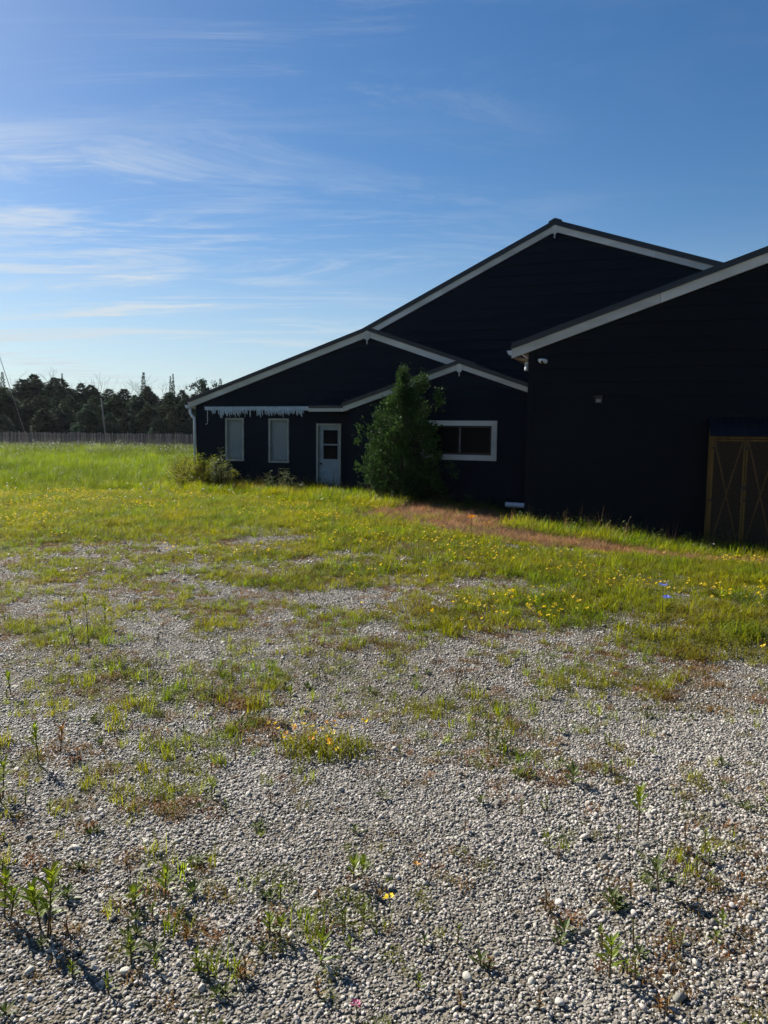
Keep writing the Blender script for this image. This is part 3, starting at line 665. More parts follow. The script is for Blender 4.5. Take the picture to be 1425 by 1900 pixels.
# ------------------------------------------------------------------ trees
def conifer_mesh(h, rad, n, seed, name, m, spire=False, top=0.0):
    r = random.Random(seed); mb = MB()
    lob = [(r.uniform(0, 6.28), r.uniform(.05, .85), r.uniform(.25, .5)) for _ in range(22)]       # bough masses: direction, height share, size
    for i in range(n):
        if spire:
            t = r.random()**.8; z = h*(.05+.95*t); R = rad*(1-t)**.9*(.75+.5*r.random())+.04; an = r.uniform(0, 6.283); rr = R*r.uniform(.35, 1.0)
        elif r.random() < .55:
            a0, t0, s0 = r.choice(lob); t = min(.99, max(0, r.gauss(t0, .05))); z = h*(.02+.96*t); an = a0+r.gauss(0, .45)
            rr = rad*(1-t**2.2)**.75*(.75+.5*s0)*r.uniform(.5, 1.05)+.05
        else:
            t = r.random()**.85; z = h*(.02+.98*t); an = r.uniform(0, 6.283); rr = (rad*.9*(1-t**1.7)**.8+.04)*r.uniform(.2, 1.0)
        L = (.28+.42*(1-t))*(.8 if spire else 1)*r.uniform(.5, 1.3)*h/10; wd_ = L*r.uniform(.35, .6)
        dirv = np.array([math.cos(an)+r.gauss(0, .3), math.sin(an)+r.gauss(0, .3), r.uniform(-.55, .25) if spire else r.uniform(-.3, .9)]); dirv /= np.linalg.norm(dirv)
        p = np.array([rr*math.cos(an), rr*math.sin(an), z]); sd_ = np.cross(dirv, (r.uniform(-.9, .9), r.uniform(-.9, .9), 1)); sd_ /= np.linalg.norm(sd_)
        q = p+dirv*L
        mb.add([p-sd_*wd_*.3, p+dirv*L*.45-sd_*wd_*.55, q, p+dirv*L*.55+sd_*wd_*.5, p+sd_*wd_*.3], [(0, 1, 2, 3, 4)])
    return mb.mesh(name, m)
def trunk_mesh(h, r, bend=.2, name='trunk', m=None):
    return MB().tube([(0, 0, -.3), (bend*.3, 0, h*.3), (bend, bend*.3, h*.65), (bend*.6, 0, h*.95)], [r, r*.8, r*.5, r*.12], 7).mesh(name, m or M['bark'], True)
def bare_mesh(h, seed):
    r = random.Random(seed); mb = MB()
    def br(p, d, L, rad, lv):
        q = p+d*L; mid = p+d*L*.5+np.array([r.uniform(-.06, .06)*L, r.uniform(-.06, .06)*L, .02*L])
        mb.tube([p, mid, q], [rad, rad*.8, rad*.55], 4, cap=False)
        if lv == 0: return
        for k in range(r.choice((2, 3, 3))):
            dv = d+np.array([r.uniform(-.7, .7), r.uniform(-.7, .7), r.uniform(-.05, .45)]); dv /= np.linalg.norm(dv)
            br(p+d*L*r.uniform(.55, 1), dv, L*r.uniform(.5, .75), rad*.55, lv-1)
    br(np.array([0, 0, -.2]), np.array([r.uniform(-.05, .05), 0, 1.0]), h*.5, .065, 4)
    return mb.mesh('branches', M['bare'])
def round_mesh(h, rad, n, seed, m):
    r = random.Random(seed); mb = MB()
    cl_ = [np.array([r.gauss(0, .5)*rad, r.gauss(0, .5)*rad, h*(.55+.4*r.random())]) for _ in range(26)]
    for i in range(n):
        c_ = r.choice(cl_); p = c_+np.array([r.gauss(0, .22), r.gauss(0, .22), r.gauss(0, .18)])*rad*.75
        a = np.array([r.gauss(0, 1), r.gauss(0, 1), r.gauss(0, 1)]); a /= np.linalg.norm(a); b = np.cross(a, (r.random(), r.random(), r.random()-.5)); b /= np.linalg.norm(b)
        L = r.uniform(.12, .26); mb.add([p-a*L, p+b*L*.5, p+a*L, p-b*L*.5], [(0, 1, 2, 3)])
    return mb.mesh('crown', m), cl_
variants = [conifer_mesh(10, 2.0, 4600, s, 'crown', M['forest' if s % 2 else 'forest2']) for s in range(6)]
spires = [conifer_mesh(11, 1.25, 1300, 20+s, 'crown', M['forest'], True) for s in range(2)]
trk = trunk_mesh(9.5, .16)
def put_tree(name, label, px, ytop, d, cm, base_h, group=None, cat='tree', wscale=1.0, tm=None):
    a = ray(px, ytop); b = a*(d/a[1])+EYEP; gz_ = float(terrain(b[0], d)); s = (b[2]-gz_)/base_h
    e = empty(name, (b[0], d, gz_), random.uniform(0, 6.28), s); e.scale = (s*wscale, s*wscale, s)
    obj('trunk', tm or trk, e); obj('crown', cm, e); tag(e, label, cat, group); return e
G = 'evergreens of the wood behind the fence'
for row, (d, y0_, y1_, n) in enumerate(((88, 745, 780, 30), (94, 728, 752, 32), (101, 717, 734, 36))):
    for i in range(n):
        px = -170+720*i/(n-1)+random.uniform(-12, 12)
        yt = random.uniform(y0_, y1_)
        yt -= (6, 12, 22)[row]*(math.exp(-((px-70)/85)**2)+.8*math.exp(-((px+120)/80)**2))
        put_tree('evergreen_tree', ('bushy dark evergreen in the front rank of the wood behind the slat fence', 'dark evergreen in the middle rank of the wood behind the slat fence', 'tall dark evergreen in the rear rank of the wood behind the slat fence')[row],
                 px, yt, d+random.uniform(-3, 3), variants[(i*5+row) % 6], 10.0, ('front', 'middle', 'rear')[row]+' rank of evergreens', wscale=random.uniform(1.5, 2.4))
for px, yt, lb in ((266, 691, 'tallest pointed spruce rising from the wood beyond the fence'), (316, 697, 'shorter of two thin spruce spires standing side by side'), (321, 694, 'taller of two thin spruce spires standing side by side'),
                   (115, 693, 'small pointed spruce tip above the left of the wood'), (409, 703, 'spruce tip peeking over the low roof edge'), (4, 690, 'ragged spruce top at the left edge of the photo')):
    put_tree('spruce_tree', lb, px, yt, 104+random.uniform(-2, 2), spires[int(px) % 2], 11.0, wscale=.5 if px in (316, 321, 115) else .85)
for i, (px, yt, lb) in enumerate(((18, 679, 'thin bare tree behind the wood near the left edge'), (86, 678, 'wide bare-branched tree above the left of the wood'), (155, 690, 'bare grey tree left of the leaning pole'),
                                  (224, 686, 'tall forked bare tree right of the leaning pole'), (283, 702, 'bare tree just right of the tallest spruce'), (300, 702, 'spreading bare tree left of the twin spruce spires'), (336, 706, 'bare grey tree right of the twin spruce spires'), (352, 712, 'low bare tree left of the open-crowned tree'))):
    a = ray(px, yt); b = a*(112/a[1])+EYEP; gz_ = float(terrain(b[0], 112)); bm_ = bare_mesh(11, 50+i)
    top = max(v.co.z for v in bm_.vertices); s = (b[2]-gz_)/top
    e = obj('bare_tree', bm_); e.location = (b[0], 112, gz_); e.scale = (s*1.3, s*1.3, s); tag(e, lb, 'tree', 'bare trees above the wood')
rc, cls = round_mesh(10, 1.7, 1500, 5, M['forest'])
tmb = MB().tube([(0, 0, -.3), (.1, 0, 4), (0, .1, 7), (.1, 0, 9.3)], [.18, .14, .10, .03], 7)
for c_ in cls[::2]: tmb.tube([(0, .05, 5+random.random()*2.5), tuple(c_*.6+np.array([0, 0, 2.4])), tuple(c_)], [.06, .04, .015], 5)
put_tree('deciduous_tree', 'open-crowned leafy tree showing sky through its branches beside the low roof', 381, 695, 96, rc, 10.2, tm=tmb.mesh('trunk', M['bark'], True))

# cedar against the porch
def cedar():
    r = random.Random(3)
    bx, by = ground_at(746, 931)
    e = empty('cedar_tree', (bx, by, float(terrain(bx, by)))); tag(e, 'tall rounded green cedar growing against the porch beside the wide window', 'tree')
    prof = [(0, .8), (.35, 1.15), (.9, 1.30), (1.4, 1.20), (1.9, .98), (2.4, .64), (2.75, .34), (3.05, .13), (3.4, .02)]
    zs = [p[0] for p in prof]; rs = [p[1] for p in prof]
    mb = MB(); br = MB()
    tips = []
    for i in range(620):
        z = 3.35*(1-(1-r.random())**.72)*.985+.05; an = r.uniform(0, 6.283); R = float(np.interp(z, zs, rs))
        lump = .80+.17*math.sin(3*an+z*2.6)+.15*math.sin(5*an-z*5.3+1)
        k = r.random()**.45
        tips.append((an, z, R*lump*k, k))
    for (an, z, rad, k) in ((.2, 2.95, .50, 1), (.0, 3.02, .42, 1), (.45, 2.9, .35, 1), (-.2, 2.6, .85, 1)):
        for q in range(9): tips.append((an+r.uniform(-.1, .1), z+q*.03-.1, rad+r.uniform(-.06, .06), 1))
    for (an, z, rr, k) in tips:
        c0_ = np.array([rr*math.cos(an)*1.02, rr*math.sin(an)*.85, z])
        for s in range(34):
            dv = np.array([math.cos(an)*r.uniform(.1, 1)+r.gauss(0, .4), math.sin(an)*r.uniform(.1, 1)+r.gauss(0, .4), r.uniform(-.1, 1.0)]); dv /= np.linalg.norm(dv)
            p = c0_+np.array([r.gauss(0, .06), r.gauss(0, .06), r.gauss(0, .075)])
            L = r.uniform(.04, .095)*(1.1 if z < 2.9 else .75); sdv = np.cross(dv, (r.gauss(0, 1), r.gauss(0, 1), r.gauss(0, 1))); sdv /= np.linalg.norm(sdv)
            wv = L*.26
            mb.add([p, p+dv*L*.5-sdv*wv, p+dv*L, p+dv*L*.5+sdv*wv], [(0, 1, 2, 3)])
        if r.random() < .3: br.tube([(0, 0, max(.1, z*.8-.1)), (rr*.5*math.cos(an), rr*.5*math.sin(an), z*.9), (rr*.95*math.cos(an), rr*.8*math.sin(an), z)], [.022, .014, .004], 5, cap=False)
    for q in range(70):
        z = 2.95+.5*r.random(); an = r.uniform(0, 6.28); p = np.array([-.08+.04*r.gauss(0, 1), 0, z]); L = .10*(1.15-(z-2.95)*1.6)
        dv = np.array([math.cos(an), math.sin(an), .9]); dv /= np.linalg.norm(dv); sdv = np.cross(dv, (0, 0, 1)); sdv /= np.linalg.norm(sdv)
        mb.add([p, p+dv*L*.6-sdv*L*.2, p+dv*L*1.2, p+dv*L*.6+sdv*L*.2], [(0, 1, 2, 3)])
    br.tube([(0, 0, -.1), (.02, 0, 1), (-.03, 0, 2.2), (-.08, 0, 3.42)], [.07, .055, .035, .006], 8)
    br.build('trunk', M['bark'], e); mb.build('crown', M['cedar'], e)
cedar()
def leaf_fan(mb, p, d, L, w, droop=.15, n=3, r=random):
    d = np.asarray(d, float); d = d/np.linalg.norm(d); s = np.cross(d, (0, 0, 1)); s = s/(np.linalg.norm(s)+1e-6)
    V = [np.asarray(p, float)]; F = []
    upv = np.cross(s, d)
    for i in range(1, n+1):
        t = i/(n+1); c = np.asarray(p)+d*L*t-np.array([0, 0, 1])*droop*L*t*t
        wd_ = w*math.sin(math.pi*t**.8)
        V += [c-s*wd_*.5+upv*wd_*.15, c, c+s*wd_*.5+upv*wd_*.15]
    V.append(np.asarray(p)+d*L-np.array([0, 0, 1])*droop*L)
    F += [(0, 1, 2), (0, 2, 3)]
    for i in range(n-1):
        a = 1+3*i; F += [(a, a+3, a+4, a+1), (a+1, a+4, a+5, a+2)]
    e = len(V)-1; a = 1+3*(n-1); F += [(a, e, a+1), (a+1, e, a+2)]
    mb.add(V, F)
def leafy_bush(px, py, label, name, h, rx, n, seed, L, m, stems=10, cat='shrub', squash=.8):
    r = random.Random(seed); bx, by = ground_at(px, py); e = empty(name, (bx, by, float(terrain(bx, by)))); tag(e, label, cat)
    st = MB(); lf_ = MB()
    for k in range(stems):
        an = r.uniform(0, 6.28); q = r.random()**.6; hh = h*(1-.55*q*q)*r.uniform(.75, 1.05); ex = rx*q*math.cos(an); ey = rx*squash*q*math.sin(an)
        pts = [np.array([ex*.25, ey*.25, 0]), np.array([ex*.6, ey*.6, hh*.5]), np.array([ex, ey, hh])]
        st.tube(pts, [.010, .008, .003], 4, cap=False)
        for j in range(n//stems):
            t = r.uniform(.12, 1.02); p = pts[0]*(1-t)**2+2*pts[1]*t*(1-t)+pts[2]*t*t
            a2 = r.uniform(0, 6.28); dv = (math.cos(a2), math.sin(a2), r.uniform(-.1, .8))
            p = p+np.array([math.cos(a2), math.sin(a2), 0])*r.uniform(0, .06)
            leaf_fan(lf_, p, dv, L*r.uniform(.7, 1.3), L*r.uniform(.3, .45), .3, 2)
    st.build('stems', M['stem'], e); lf_.build('foliage', m, e)
    return e
leafy_bush(715, 931, 'glossy broad-leaved shrub crowding the left foot of the cedar', 'leafy_shrub', 1.35, .75, 1500, 4, .075, M['shrub'], 30)
leafy_bush(795, 934, 'shaded dark shrub under the wide window right of the cedar', 'leafy_shrub', .9, .5, 500, 5, .07, M['leafd'], 18)
leafy_bush(370, 909, 'big weedy bush at the left corner of the low wing beside the downpipe', 'leafy_shrub', 1.1, 1.2, 4200, 6, .10, M['grass'], 60)
leafy_bush(338, 903, 'pale willowy bush left of the downpipe in the field grass', 'leafy_shrub', 1.05, .7, 1000, 8, .10, M['trefoil'], 28)
leafy_bush(412, 913, 'tall pointed weed clump standing between the corner bush and the first window', 'weed_clump', 1.35, .4, 800, 9, .10, M['leafd'], 12, 'weeds')
leafy_bush(522, 919, 'dark leafy weeds growing under the second narrow window', 'weed_clump', .8, .7, 600, 10, .09, M['leafd'], 22, 'weeds')
leafy_bush(618, 922, 'sparse wiry weed in front of the white door', 'weed_clump', .75, .3, 130, 12, .06, M['leafd'], 9, 'weeds')
leafy_bush(990, 966, 'light green leafy weed at the barn corner above the grass', 'weed_clump', .5, .3, 260, 13, .055, M['grass'], 14, 'weeds')
def mullein(px, py, h, label, seed):
    r = random.Random(seed); bx, by = ground_at(px, py); e = empty('seed_stalk', (bx, by, float(terrain(bx, by)))); tag(e, label, 'weed')
    st = MB().tube([(0, 0, 0), (.01, 0, h*.5), (r.uniform(-.04, .04), 0, h)], [.009, .008, .004], 5); hd = MB()
    for i in range(60):
        z = h*(.35+.65*r.random()); an = r.uniform(0, 6.28); dv = np.array([math.cos(an), math.sin(an), .6])
        leaf_fan(hd, (.01, 0, z), dv, .055*(1.2-z/h*.6), .02, .1, 1)
    st.build('stalk', M['stem'], e); hd.build('seed_head', M['leafd'], e)
for i, (px, py, h, lb) in enumerate(((977, 958, .85, 'tallest brown seed stalk rising at the barn corner'), (996, 962, .55, 'short seed stalk just right of the tallest at the barn corner'), (1022, 966, .62, 'seed stalk against the barn wall below the dome camera'), (1050, 970, .5, 'stubby seed stalk right of the others on the barn wall'))):
    mullein(px, py, h, lb, i)

# ------------------------------------------------------------------ scattered ground cover (nobody could count it)
def scatter(name, meshes, pts, rot, scl, idx, label, cat):
    c = bpy.data.collections.new(name+'_pieces')
    for k, m in enumerate(meshes):
        o = bpy.data.objects.new('%s_%02d' % (name, k), m); c.objects.link(o)
    m = bpy.data.meshes.new(name); n = len(pts); m.vertices.add(n); m.vertices.foreach_set('co', np.asarray(pts, np.float32).ravel())
    for nm, tp, arr, key in (('rot', 'FLOAT_VECTOR', rot, 'vector'), ('scl', 'FLOAT_VECTOR', scl, 'vector')):
        a = m.attributes.new(nm, tp, 'POINT'); a.data.foreach_set(key, np.asarray(arr, np.float32).ravel())
    a = m.attributes.new('idx', 'INT', 'POINT'); a.data.foreach_set('value', np.asarray(idx, np.int32))
    m.update(); o = obj(name, m); tag(o, label, cat, kind='stuff')
    g = bpy.data.node_groups.new(name, 'GeometryNodeTree')
    g.interface.new_socket('Geometry', in_out='INPUT', socket_type='NodeSocketGeometry'); g.interface.new_socket('Geometry', in_out='OUTPUT', socket_type='NodeSocketGeometry')
    gi = g.nodes.new('NodeGroupInput'); go = g.nodes.new('NodeGroupOutput'); iop = g.nodes.new('GeometryNodeInstanceOnPoints'); ci = g.nodes.new('GeometryNodeCollectionInfo')
    ci.inputs['Collection'].default_value = c; ci.inputs['Separate Children'].default_value = True; ci.inputs['Reset Children'].default_value = True
    def na(nm, tp):
        x = g.nodes.new('GeometryNodeInputNamedAttribute'); x.data_type = tp; x.inputs['Name'].default_value = nm; return x.outputs['Attribute']
    e2r = g.nodes.new('FunctionNodeEulerToRotation'); g.links.new(na('rot', 'FLOAT_VECTOR'), e2r.inputs[0])
    g.links.new(gi.outputs[0], iop.inputs['Points']); g.links.new(ci.outputs[0], iop.inputs['Instance']); iop.inputs['Pick Instance'].default_value = True
    g.links.new(na('idx', 'INT'), iop.inputs['Instance Index']); g.links.new(e2r.outputs[0], iop.inputs['Rotation']); g.links.new(na('scl', 'FLOAT_VECTOR'), iop.inputs['Scale'])
    g.links.new(iop.outputs[0], go.inputs[0])
    md = o.modifiers.new('scatter', 'NODES'); md.node_group = g
    return o
def sample(n, y0, y1, half=.60, pad=.6, x0=None, x1=None):   # points spread evenly over the ground wedge the photo looks at
    y = np.sqrt(rng.random(n)*(y1**2-y0**2)+y0**2) if x0 is None else rng.uniform(y0, y1, n)
    x = (rng.random(n)*2-1)*(half*y+pad) if x0 is None else rng.uniform(x0, x1, n)
    return x, y
def keep(x, y, p):
    k = rng.random(len(x)) < p; return x[k], y[k]
def not_built(x, y):
    u, v = wall_front(x, y)
    return ~(((v > -.02) & (u > wl-.02)) | ((v > Y_PORCH-.02) & (u > pl)) | ((v > Y_R-.02) & (u > UR0-.02)))
def lay(name, meshes, x, y, s0, s1, label, cat, tilt=.12, zs=(1, 1), sink=0.0, rough=13.0):
    k = not_built(x, y); x = x[k]; y = y[k]; n = len(x)
    z = terrain(x, y)-sink; s = rng.uniform(s0, s1, n)*(.6+.85*fbm(x*1.6+rough, y*1.6))
    rot = np.c_[rng.normal(0, tilt, n), rng.normal(0, tilt, n), rng.uniform(0, 6.283, n)]
    return scatter(name, meshes, np.c_[x, y, z], rot, np.c_[s, s, s*rng.uniform(zs[0], zs[1], n)], rng.integers(0, len(meshes), n), label, cat)

# pebbles
import bmesh
def pebble(seed, sub=2):
    bm = bmesh.new(); bmesh.ops.create_icosphere(bm, subdivisions=sub, radius=1.0); r = np.random.default_rng(seed)
    pl_ = r.normal(size=(7, 3)); pl_ /= np.linalg.norm(pl_, axis=1)[:, None]; dd_ = r.uniform(.62, .95, 7)
    for v in bm.verts:
        c = np.array(v.co)
        for a, d in zip(pl_, dd_):
            t = c@a
            if t > d: c = c-a*(t-d)*.85
        v.co = Vector(c*np.array([1.0, r_y, r_z])) if False else Vector(c)
    sc = r.uniform(.6, 1.0, 3); sc[0] = 1.0; sc[2] = r.uniform(.45, .75)
    for v in bm.verts: v.co = Vector(np.array(v.co)*sc)
    m = bpy.data.meshes.new('pebble'); bm.to_mesh(m); bm.free(); m.materials.append(M['pebble'])
    m.polygons.foreach_set('use_smooth', [True]*len(m.polygons)); return m
PB = [pebble(s) for s in range(8)]; PB1 = [pebble(s, 1) for s in range(8)]
def gravel(name, meshes, n, y0, y1, s0, s1, label, half=.64, pad=2.4):
    x, y = sample(int(n*(1+1.7/(.62*(y0+y1)/2+.7))), y0, y1, half, pad); x, y = keep(x, y, 1-.85*np.clip(cover_mask(x, y)+dead_mask(x, y), 0, 1))
    k = not_built(x, y); x, y = x[k], y[k]; n = len(x)
    s = s0+(s1-s0)*rng.random(n)**2.0; s *= .75+.5*fbm(x*1.2+90, y*1.2); big = rng.random(n) < .02; s[big] *= rng.uniform(1.3, 2.3, int(big.sum()))
    scatter(name, meshes, np.c_[x, y, terrain(x, y)+s*rng.uniform(-.25, .5, n)], np.c_[rng.normal(0, .45, n), rng.normal(0, .45, n), rng.uniform(0, 6.283, n)], np.c_[s, s, s], rng.integers(0, len(meshes), n), label, 'gravel')
gravel('gravel', PB, 165000, 1.35, 4.4, .0030, .0095, 'loose pale grey gravel covering the near part of the yard')
gravel('gravel', PB1, 135000, 4.4, 8.5, .0045, .0115, 'pale grey gravel with weeds in the middle of the yard')
gravel('gravel', PB1, 44000, 8.5, 15, .010, .020, 'distant pale gravel thinning out towards the grass')

# blades
def blade(mb, p, an, h, w, lean, r):
    d = np.array([math.cos(an), math.sin(an), 0]); s = np.array([-d[1], d[0], 0]); p = np.array(p)
    V = [p-s*w*.5, p+s*w*.5]
    for t, ww in ((.4, .85), (.75, .55)):
        c = p+d*lean*h*t*t+np.array([0, 0, h*t*(1-.25*lean*t)]); V += [c-s*w*ww*.5, c+s*w*ww*.5]
    V.append(p+d*lean*h+np.array([0, 0, h*(1-.35*lean)]))
    mb.add(V, [(0, 1, 3, 2), (2, 3, 5, 4), (4, 5, 6)])
def clump(seed, n, h, w, spread, m, lean=.7):
    r = random.Random(seed); mb = MB()
    for i in range(n):
        a = r.uniform(0, 6.283); q = spread*r.random()**.5; a2 = r.uniform(0, 6.283)
        blade(mb, (q*math.cos(a), q*math.sin(a), -.01), a2, h*r.uniform(.45, 1.1), w*r.uniform(.7, 1.3), lean*r.uniform(.1, 1.1), r)
    return mb.mesh('grass_clump', m)
def mat_clump(seed, n, rad, h, L, m):
    r = random.Random(seed); mb = MB()
    for i in range(n):
        a = r.uniform(0, 6.283); q = rad*r.random()**.6; z = h*(1-(q/rad)**2)*r.uniform(.2, 1.0); a2 = r.uniform(0, 6.283)
        leaf_fan(mb, (q*math.cos(a), q*math.sin(a), z), (math.cos(a2), math.sin(a2), r.uniform(-.2, 1.0)), L*r.uniform(.6, 1.4), L*r.uniform(.35, .6), .2, 1)
        if r.random() < .5: blade(mb, (q*math.cos(a), q*math.sin(a), 0), a2, max(.03, z*1.3), .004, .5, r)
    return mb.mesh('leaf_mat', m)
def flower_head(seed, n, rad, L, m):
    r = random.Random(seed); mb = MB()
    for i in range(n):
        a = 6.283*i/n+r.uniform(-.4, .4)
        leaf_fan(mb, (rad*.3*math.cos(a), rad*.3*math.sin(a), r.uniform(0, .006)), (math.cos(a), math.sin(a), r.uniform(.1, 1.2)), L*r.uniform(.8, 1.2), L*.8, .1, 1)
    return mb.mesh('flower', m)
GC = [clump(s, 20, .19, .0048, .07, M['grass'], 1.0) for s in range(6)]
FC = [clump(10+s, 30, .36, .007, .13, M['field'], .7) for s in range(5)]
DC = [clump(20+s, 24, .24, .005, .08, M['dry'], 1.0) for s in range(4)]
TC = [mat_clump(30+s, 46, .09, .075, .018, M['trefoil']) for s in range(4)]
RC = [mat_clump(40+s, 34, .07, .04, .016, M['rust']) for s in range(3)]
YF = [flower_head(50+s, 6, .012, .014, M['yflower']) for s in range(3)]
OF = [flower_head(55+s, 6, .012, .014, M['oflower']) for s in range(2)]
WF = [flower_head(60+s, 8, .02, .022, M['wflower']) for s in range(2)]

x, y = sample(95000, 6, 27, .64, 2.4); x, y = keep(x, y, cover_mask(x, y)*(.28+.5*smooth(11, 14, y)))
lay('lawn_grass', GC, x, y, .45, 1.1, 'rough green grass between the gravel yard and the buildings', 'grass')
x, y = sample(57500, 4.5, 21, .64, 2.4); x, y = keep(x, y, cover_mask(x, y)*.8*(.4+fbm(x*1.1, y*1.1+7)))
lay('clover_mats', TC, x, y, .7, 1.6, 'low leafy clover mats over the yard in front of the buildings', 'ground cover')
x, y = sample(100000, 1.5, 14, .64, 2.4); n_ = fbm(x*2.1+8, y*2.1); x, y = keep(x, y, np.clip(ell(TREF, x, y)*1.0*smooth(.33, .54, n_)+(.22+.42*smooth(4.0, 9, y))*smooth(.38, .60, n_)*(1.35-.6*smooth(-.6, 1.0, x)*smooth(6, 4, y)), 0, 1))
lay('gravel_weeds', TC+RC[:1]+GC[:2], x, y, .25, .66, 'small green weeds creeping through the near gravel', 'weeds')
x, y = sample(75000, 1.5, 12, .64, 2.4); n_ = fbm(x*1.7+60, y*1.7); x, y = keep(x, y, np.clip(ell([(370, 1310, .42, .28, 1.5), (335, 1500, .22, .13, 1.6), (250, 1400, .4, .3, .6), (480, 1360, .3, .2, .5), (1040, 1430, .3, .2, .3), (180, 1240, .6, .5, .4)], x, y)*.6*smooth(.36, .56, n_)+.22*smooth(.42, .64, n_), 0, 1))
lay('russet_weeds', RC, x, y, .4, 1.0, 'reddish brown dried weeds spread over the gravel', 'weeds')
x, y = sample(32500, 8, 21, .64, 2.4); x, y = keep(x, y, dead_mask(x, y)*.9)
lay('dead_grass', DC, x, y, .45, 1.05, 'flattened brown dead grass along the foot of the buildings', 'dead grass', .35, (.5, .9))
x, y = sample(3250, 1.6, 13, .64, 2.4); x, y = keep(x, y, .25+.75*smooth(.45, .65, fbm(x*1.1+33, y*1.1)))
lay('dry_stalks', [clump(90+s, 5, .16, .003, .03, M['stem'], .8) for s in range(4)], x, y, .4, 1.3, 'thin dead brown stalks standing among the gravel weeds', 'weeds', .3)
# bright tall field grass on the left
x, y = sample(36000, 15, 56, .62, 2); u_, v_ = wall_front(x, y)
x, y = keep(x, y, (u_ < wl+1+.15*(24-np.minimum(y, 24)))*smooth(16, 29, y+9*(fbm(x*.4, y*.4+50)-.5))*.95)
lay('field_grass', FC, x, y, .7, 1.5, 'bright sunlit grass of the field left of the building', 'grass')
FW = [mat_clump(110+s, 60, .32, .62, .075, M['leafd']) for s in range(3)]
x, y = sample(5200, 33, 49.5, .62, 2); x, y = keep(x, y, smooth(.45, .62, fbm(x*.35+9, y*.35))*(.15+.85*smooth(38, 46, y)))
lay('field_weeds', FW, x, y, .6, 1.35, 'grey-green tall weeds growing in the field before the slat fence', 'weeds')
# taller fringe along the walls
def fringe(n, u_a, u_b, v_a, v_b):
    u = rng.uniform(u_a, u_b, n); v = rng.uniform(v_a, v_b, n)
    return P0[0]+u*math.cos(A)+v*math.sin(A), P0[1]-u*math.sin(A)+v*math.cos(A)
xa, ya = fringe(2200, wl-1.5, pl+.8, -3.2, -.4); xb, yb = fringe(1100, pl-.5, W(800, 900, Y_PORCH)[0], Y_PORCH-3.4, Y_PORCH-.2)
xc, yc = fringe(2200, UR0, UR0+9, Y_R-2.6, Y_R-.8)
lay('wall_grass', GC, np.r_[xa, xb, xc], np.r_[ya, yb, yc], .8, 2.1, 'tall green grass fringe along the shaded foot of the walls', 'grass')
xa, ya = fringe(170, wl-.5, pl+3, -2.4, -.2); xc, yc = fringe(150, UR0, UR0+9, Y_R-2.2, Y_R-.3)
lay('seeding_grass', [clump(70+s, 7, .6, .004, .05, M['dry'], .35) for s in range(3)], np.r_[xa, xc], np.r_[ya, yc], .6, 1.1, 'thin straw-coloured seeding grass standing along the walls', 'grass')
WW = [mat_clump(120+s, 44, .16, .38, .055, M['leafd']) for s in range(3)]
xa, ya = fringe(150, wl, pl+.5, -1.5, -.15); xb, yb = fringe(60, W(800, 900, Y_PORCH)[0], UR0, Y_PORCH-.9, Y_PORCH-.1); xc, yc = fringe(170, UR0, UR0+9, Y_R-1.9, Y_R-.15)
lay('wall_weeds', WW, np.r_[xa, xb, xc], np.r_[ya, yb, yc], .5, 1.5, 'dull leafy weeds crowding the shaded foot of the walls', 'weeds')
# flowers
x, y = sample(45000, 5, 29, .64, 2.4); n_ = fbm(x*.8+30, y*.8+11, 3); x, y = keep(x, y, cover_mask(x, y)*smooth(29, 15, y)*smooth(.44, .62, n_)*.8)
def lay_flowers(name, meshes, x, y, h0, h1, s0, s1, label):
    k = not_built(x, y); x, y = x[k], y[k]; n = len(x); s = rng.uniform(s0, s1, n)
    scatter(name, meshes, np.c_[x, y, terrain(x, y)+rng.uniform(h0, h1, n)], np.c_[rng.normal(0, .4, n), rng.normal(0, .4, n), rng.uniform(0, 6.28, n)], np.c_[s, s, s], rng.integers(0, len(meshes), n), label, 'flowers')
lay_flowers('yellow_flowers', YF, x, y, .06, .15, .8, 1.5, 'countless small yellow flowers dotted over the grass')
x, y = sample(5250, 14, 47, .64, 2.4); u_, v_ = wall_front(x, y); x, y = keep(x, y, .22*smooth(.45, .65, fbm(x*.5+4, y*.5)))
lay_flowers('white_flowers', WF, x, y, .16, .45, .6, 1.3, 'small white wild flowers scattered through the far grass')

# ------------------------------------------------------------------ single weeds in the gravel
def leafy_weed(px, py, h, label, nst=1, nl=14, L=.07, seed=0, spread=.05, group=None, bare=.3, m='leaf'):
    r = random.Random(seed); bx, by = ground_at(px, py); e = empty('leafy_weed', (bx, by, float(terrain(bx, by))-.005)); tag(e, label, 'weed', group)
    for k in range(nst):
        an = r.uniform(0, 6.28); q = spread*(k > 0); hh = h*(1 if k == 0 else r.uniform(.55, .85)); b0 = np.array([q*math.cos(an), q*math.sin(an), 0]); tip = b0*1.5+np.array([r.uniform(-.1, .1)*hh, r.uniform(-.1, .1)*hh, hh])
        MB().tube([b0, (b0+tip)/2+np.array([.01*hh, 0, 0]), tip], [.0035, .003, .0018], 5).build('stem', M['stem'], e)
        for j in range(int(nl*1.5)):
            t = bare+(1-bare)*((j+.5)/int(nl*1.5))**.7; p = b0+(tip-b0)*t; a2 = j*2.4+k+r.uniform(-.3, .3); el = .45+1.2*t*t
            mb = MB(); leaf_fan(mb, p, (math.cos(a2), math.sin(a2), el), 1.3*L*r.uniform(.8, 1.15)*(1.15-.4*t), L*.27*r.uniform(.85, 1.2), .22, 3)
            mb.build('leaf', M[m], e)
    return e
leafy_weed(88, 1738, .215, 'tallest bright leafy weed with two stems at the lower left of the gravel', 2, 15, .062, 1, .035)
leafy_weed(8, 1700, .15, 'leafy weed cut by the left edge beside the tallest weed', 2, 11, .05, 2, .03)
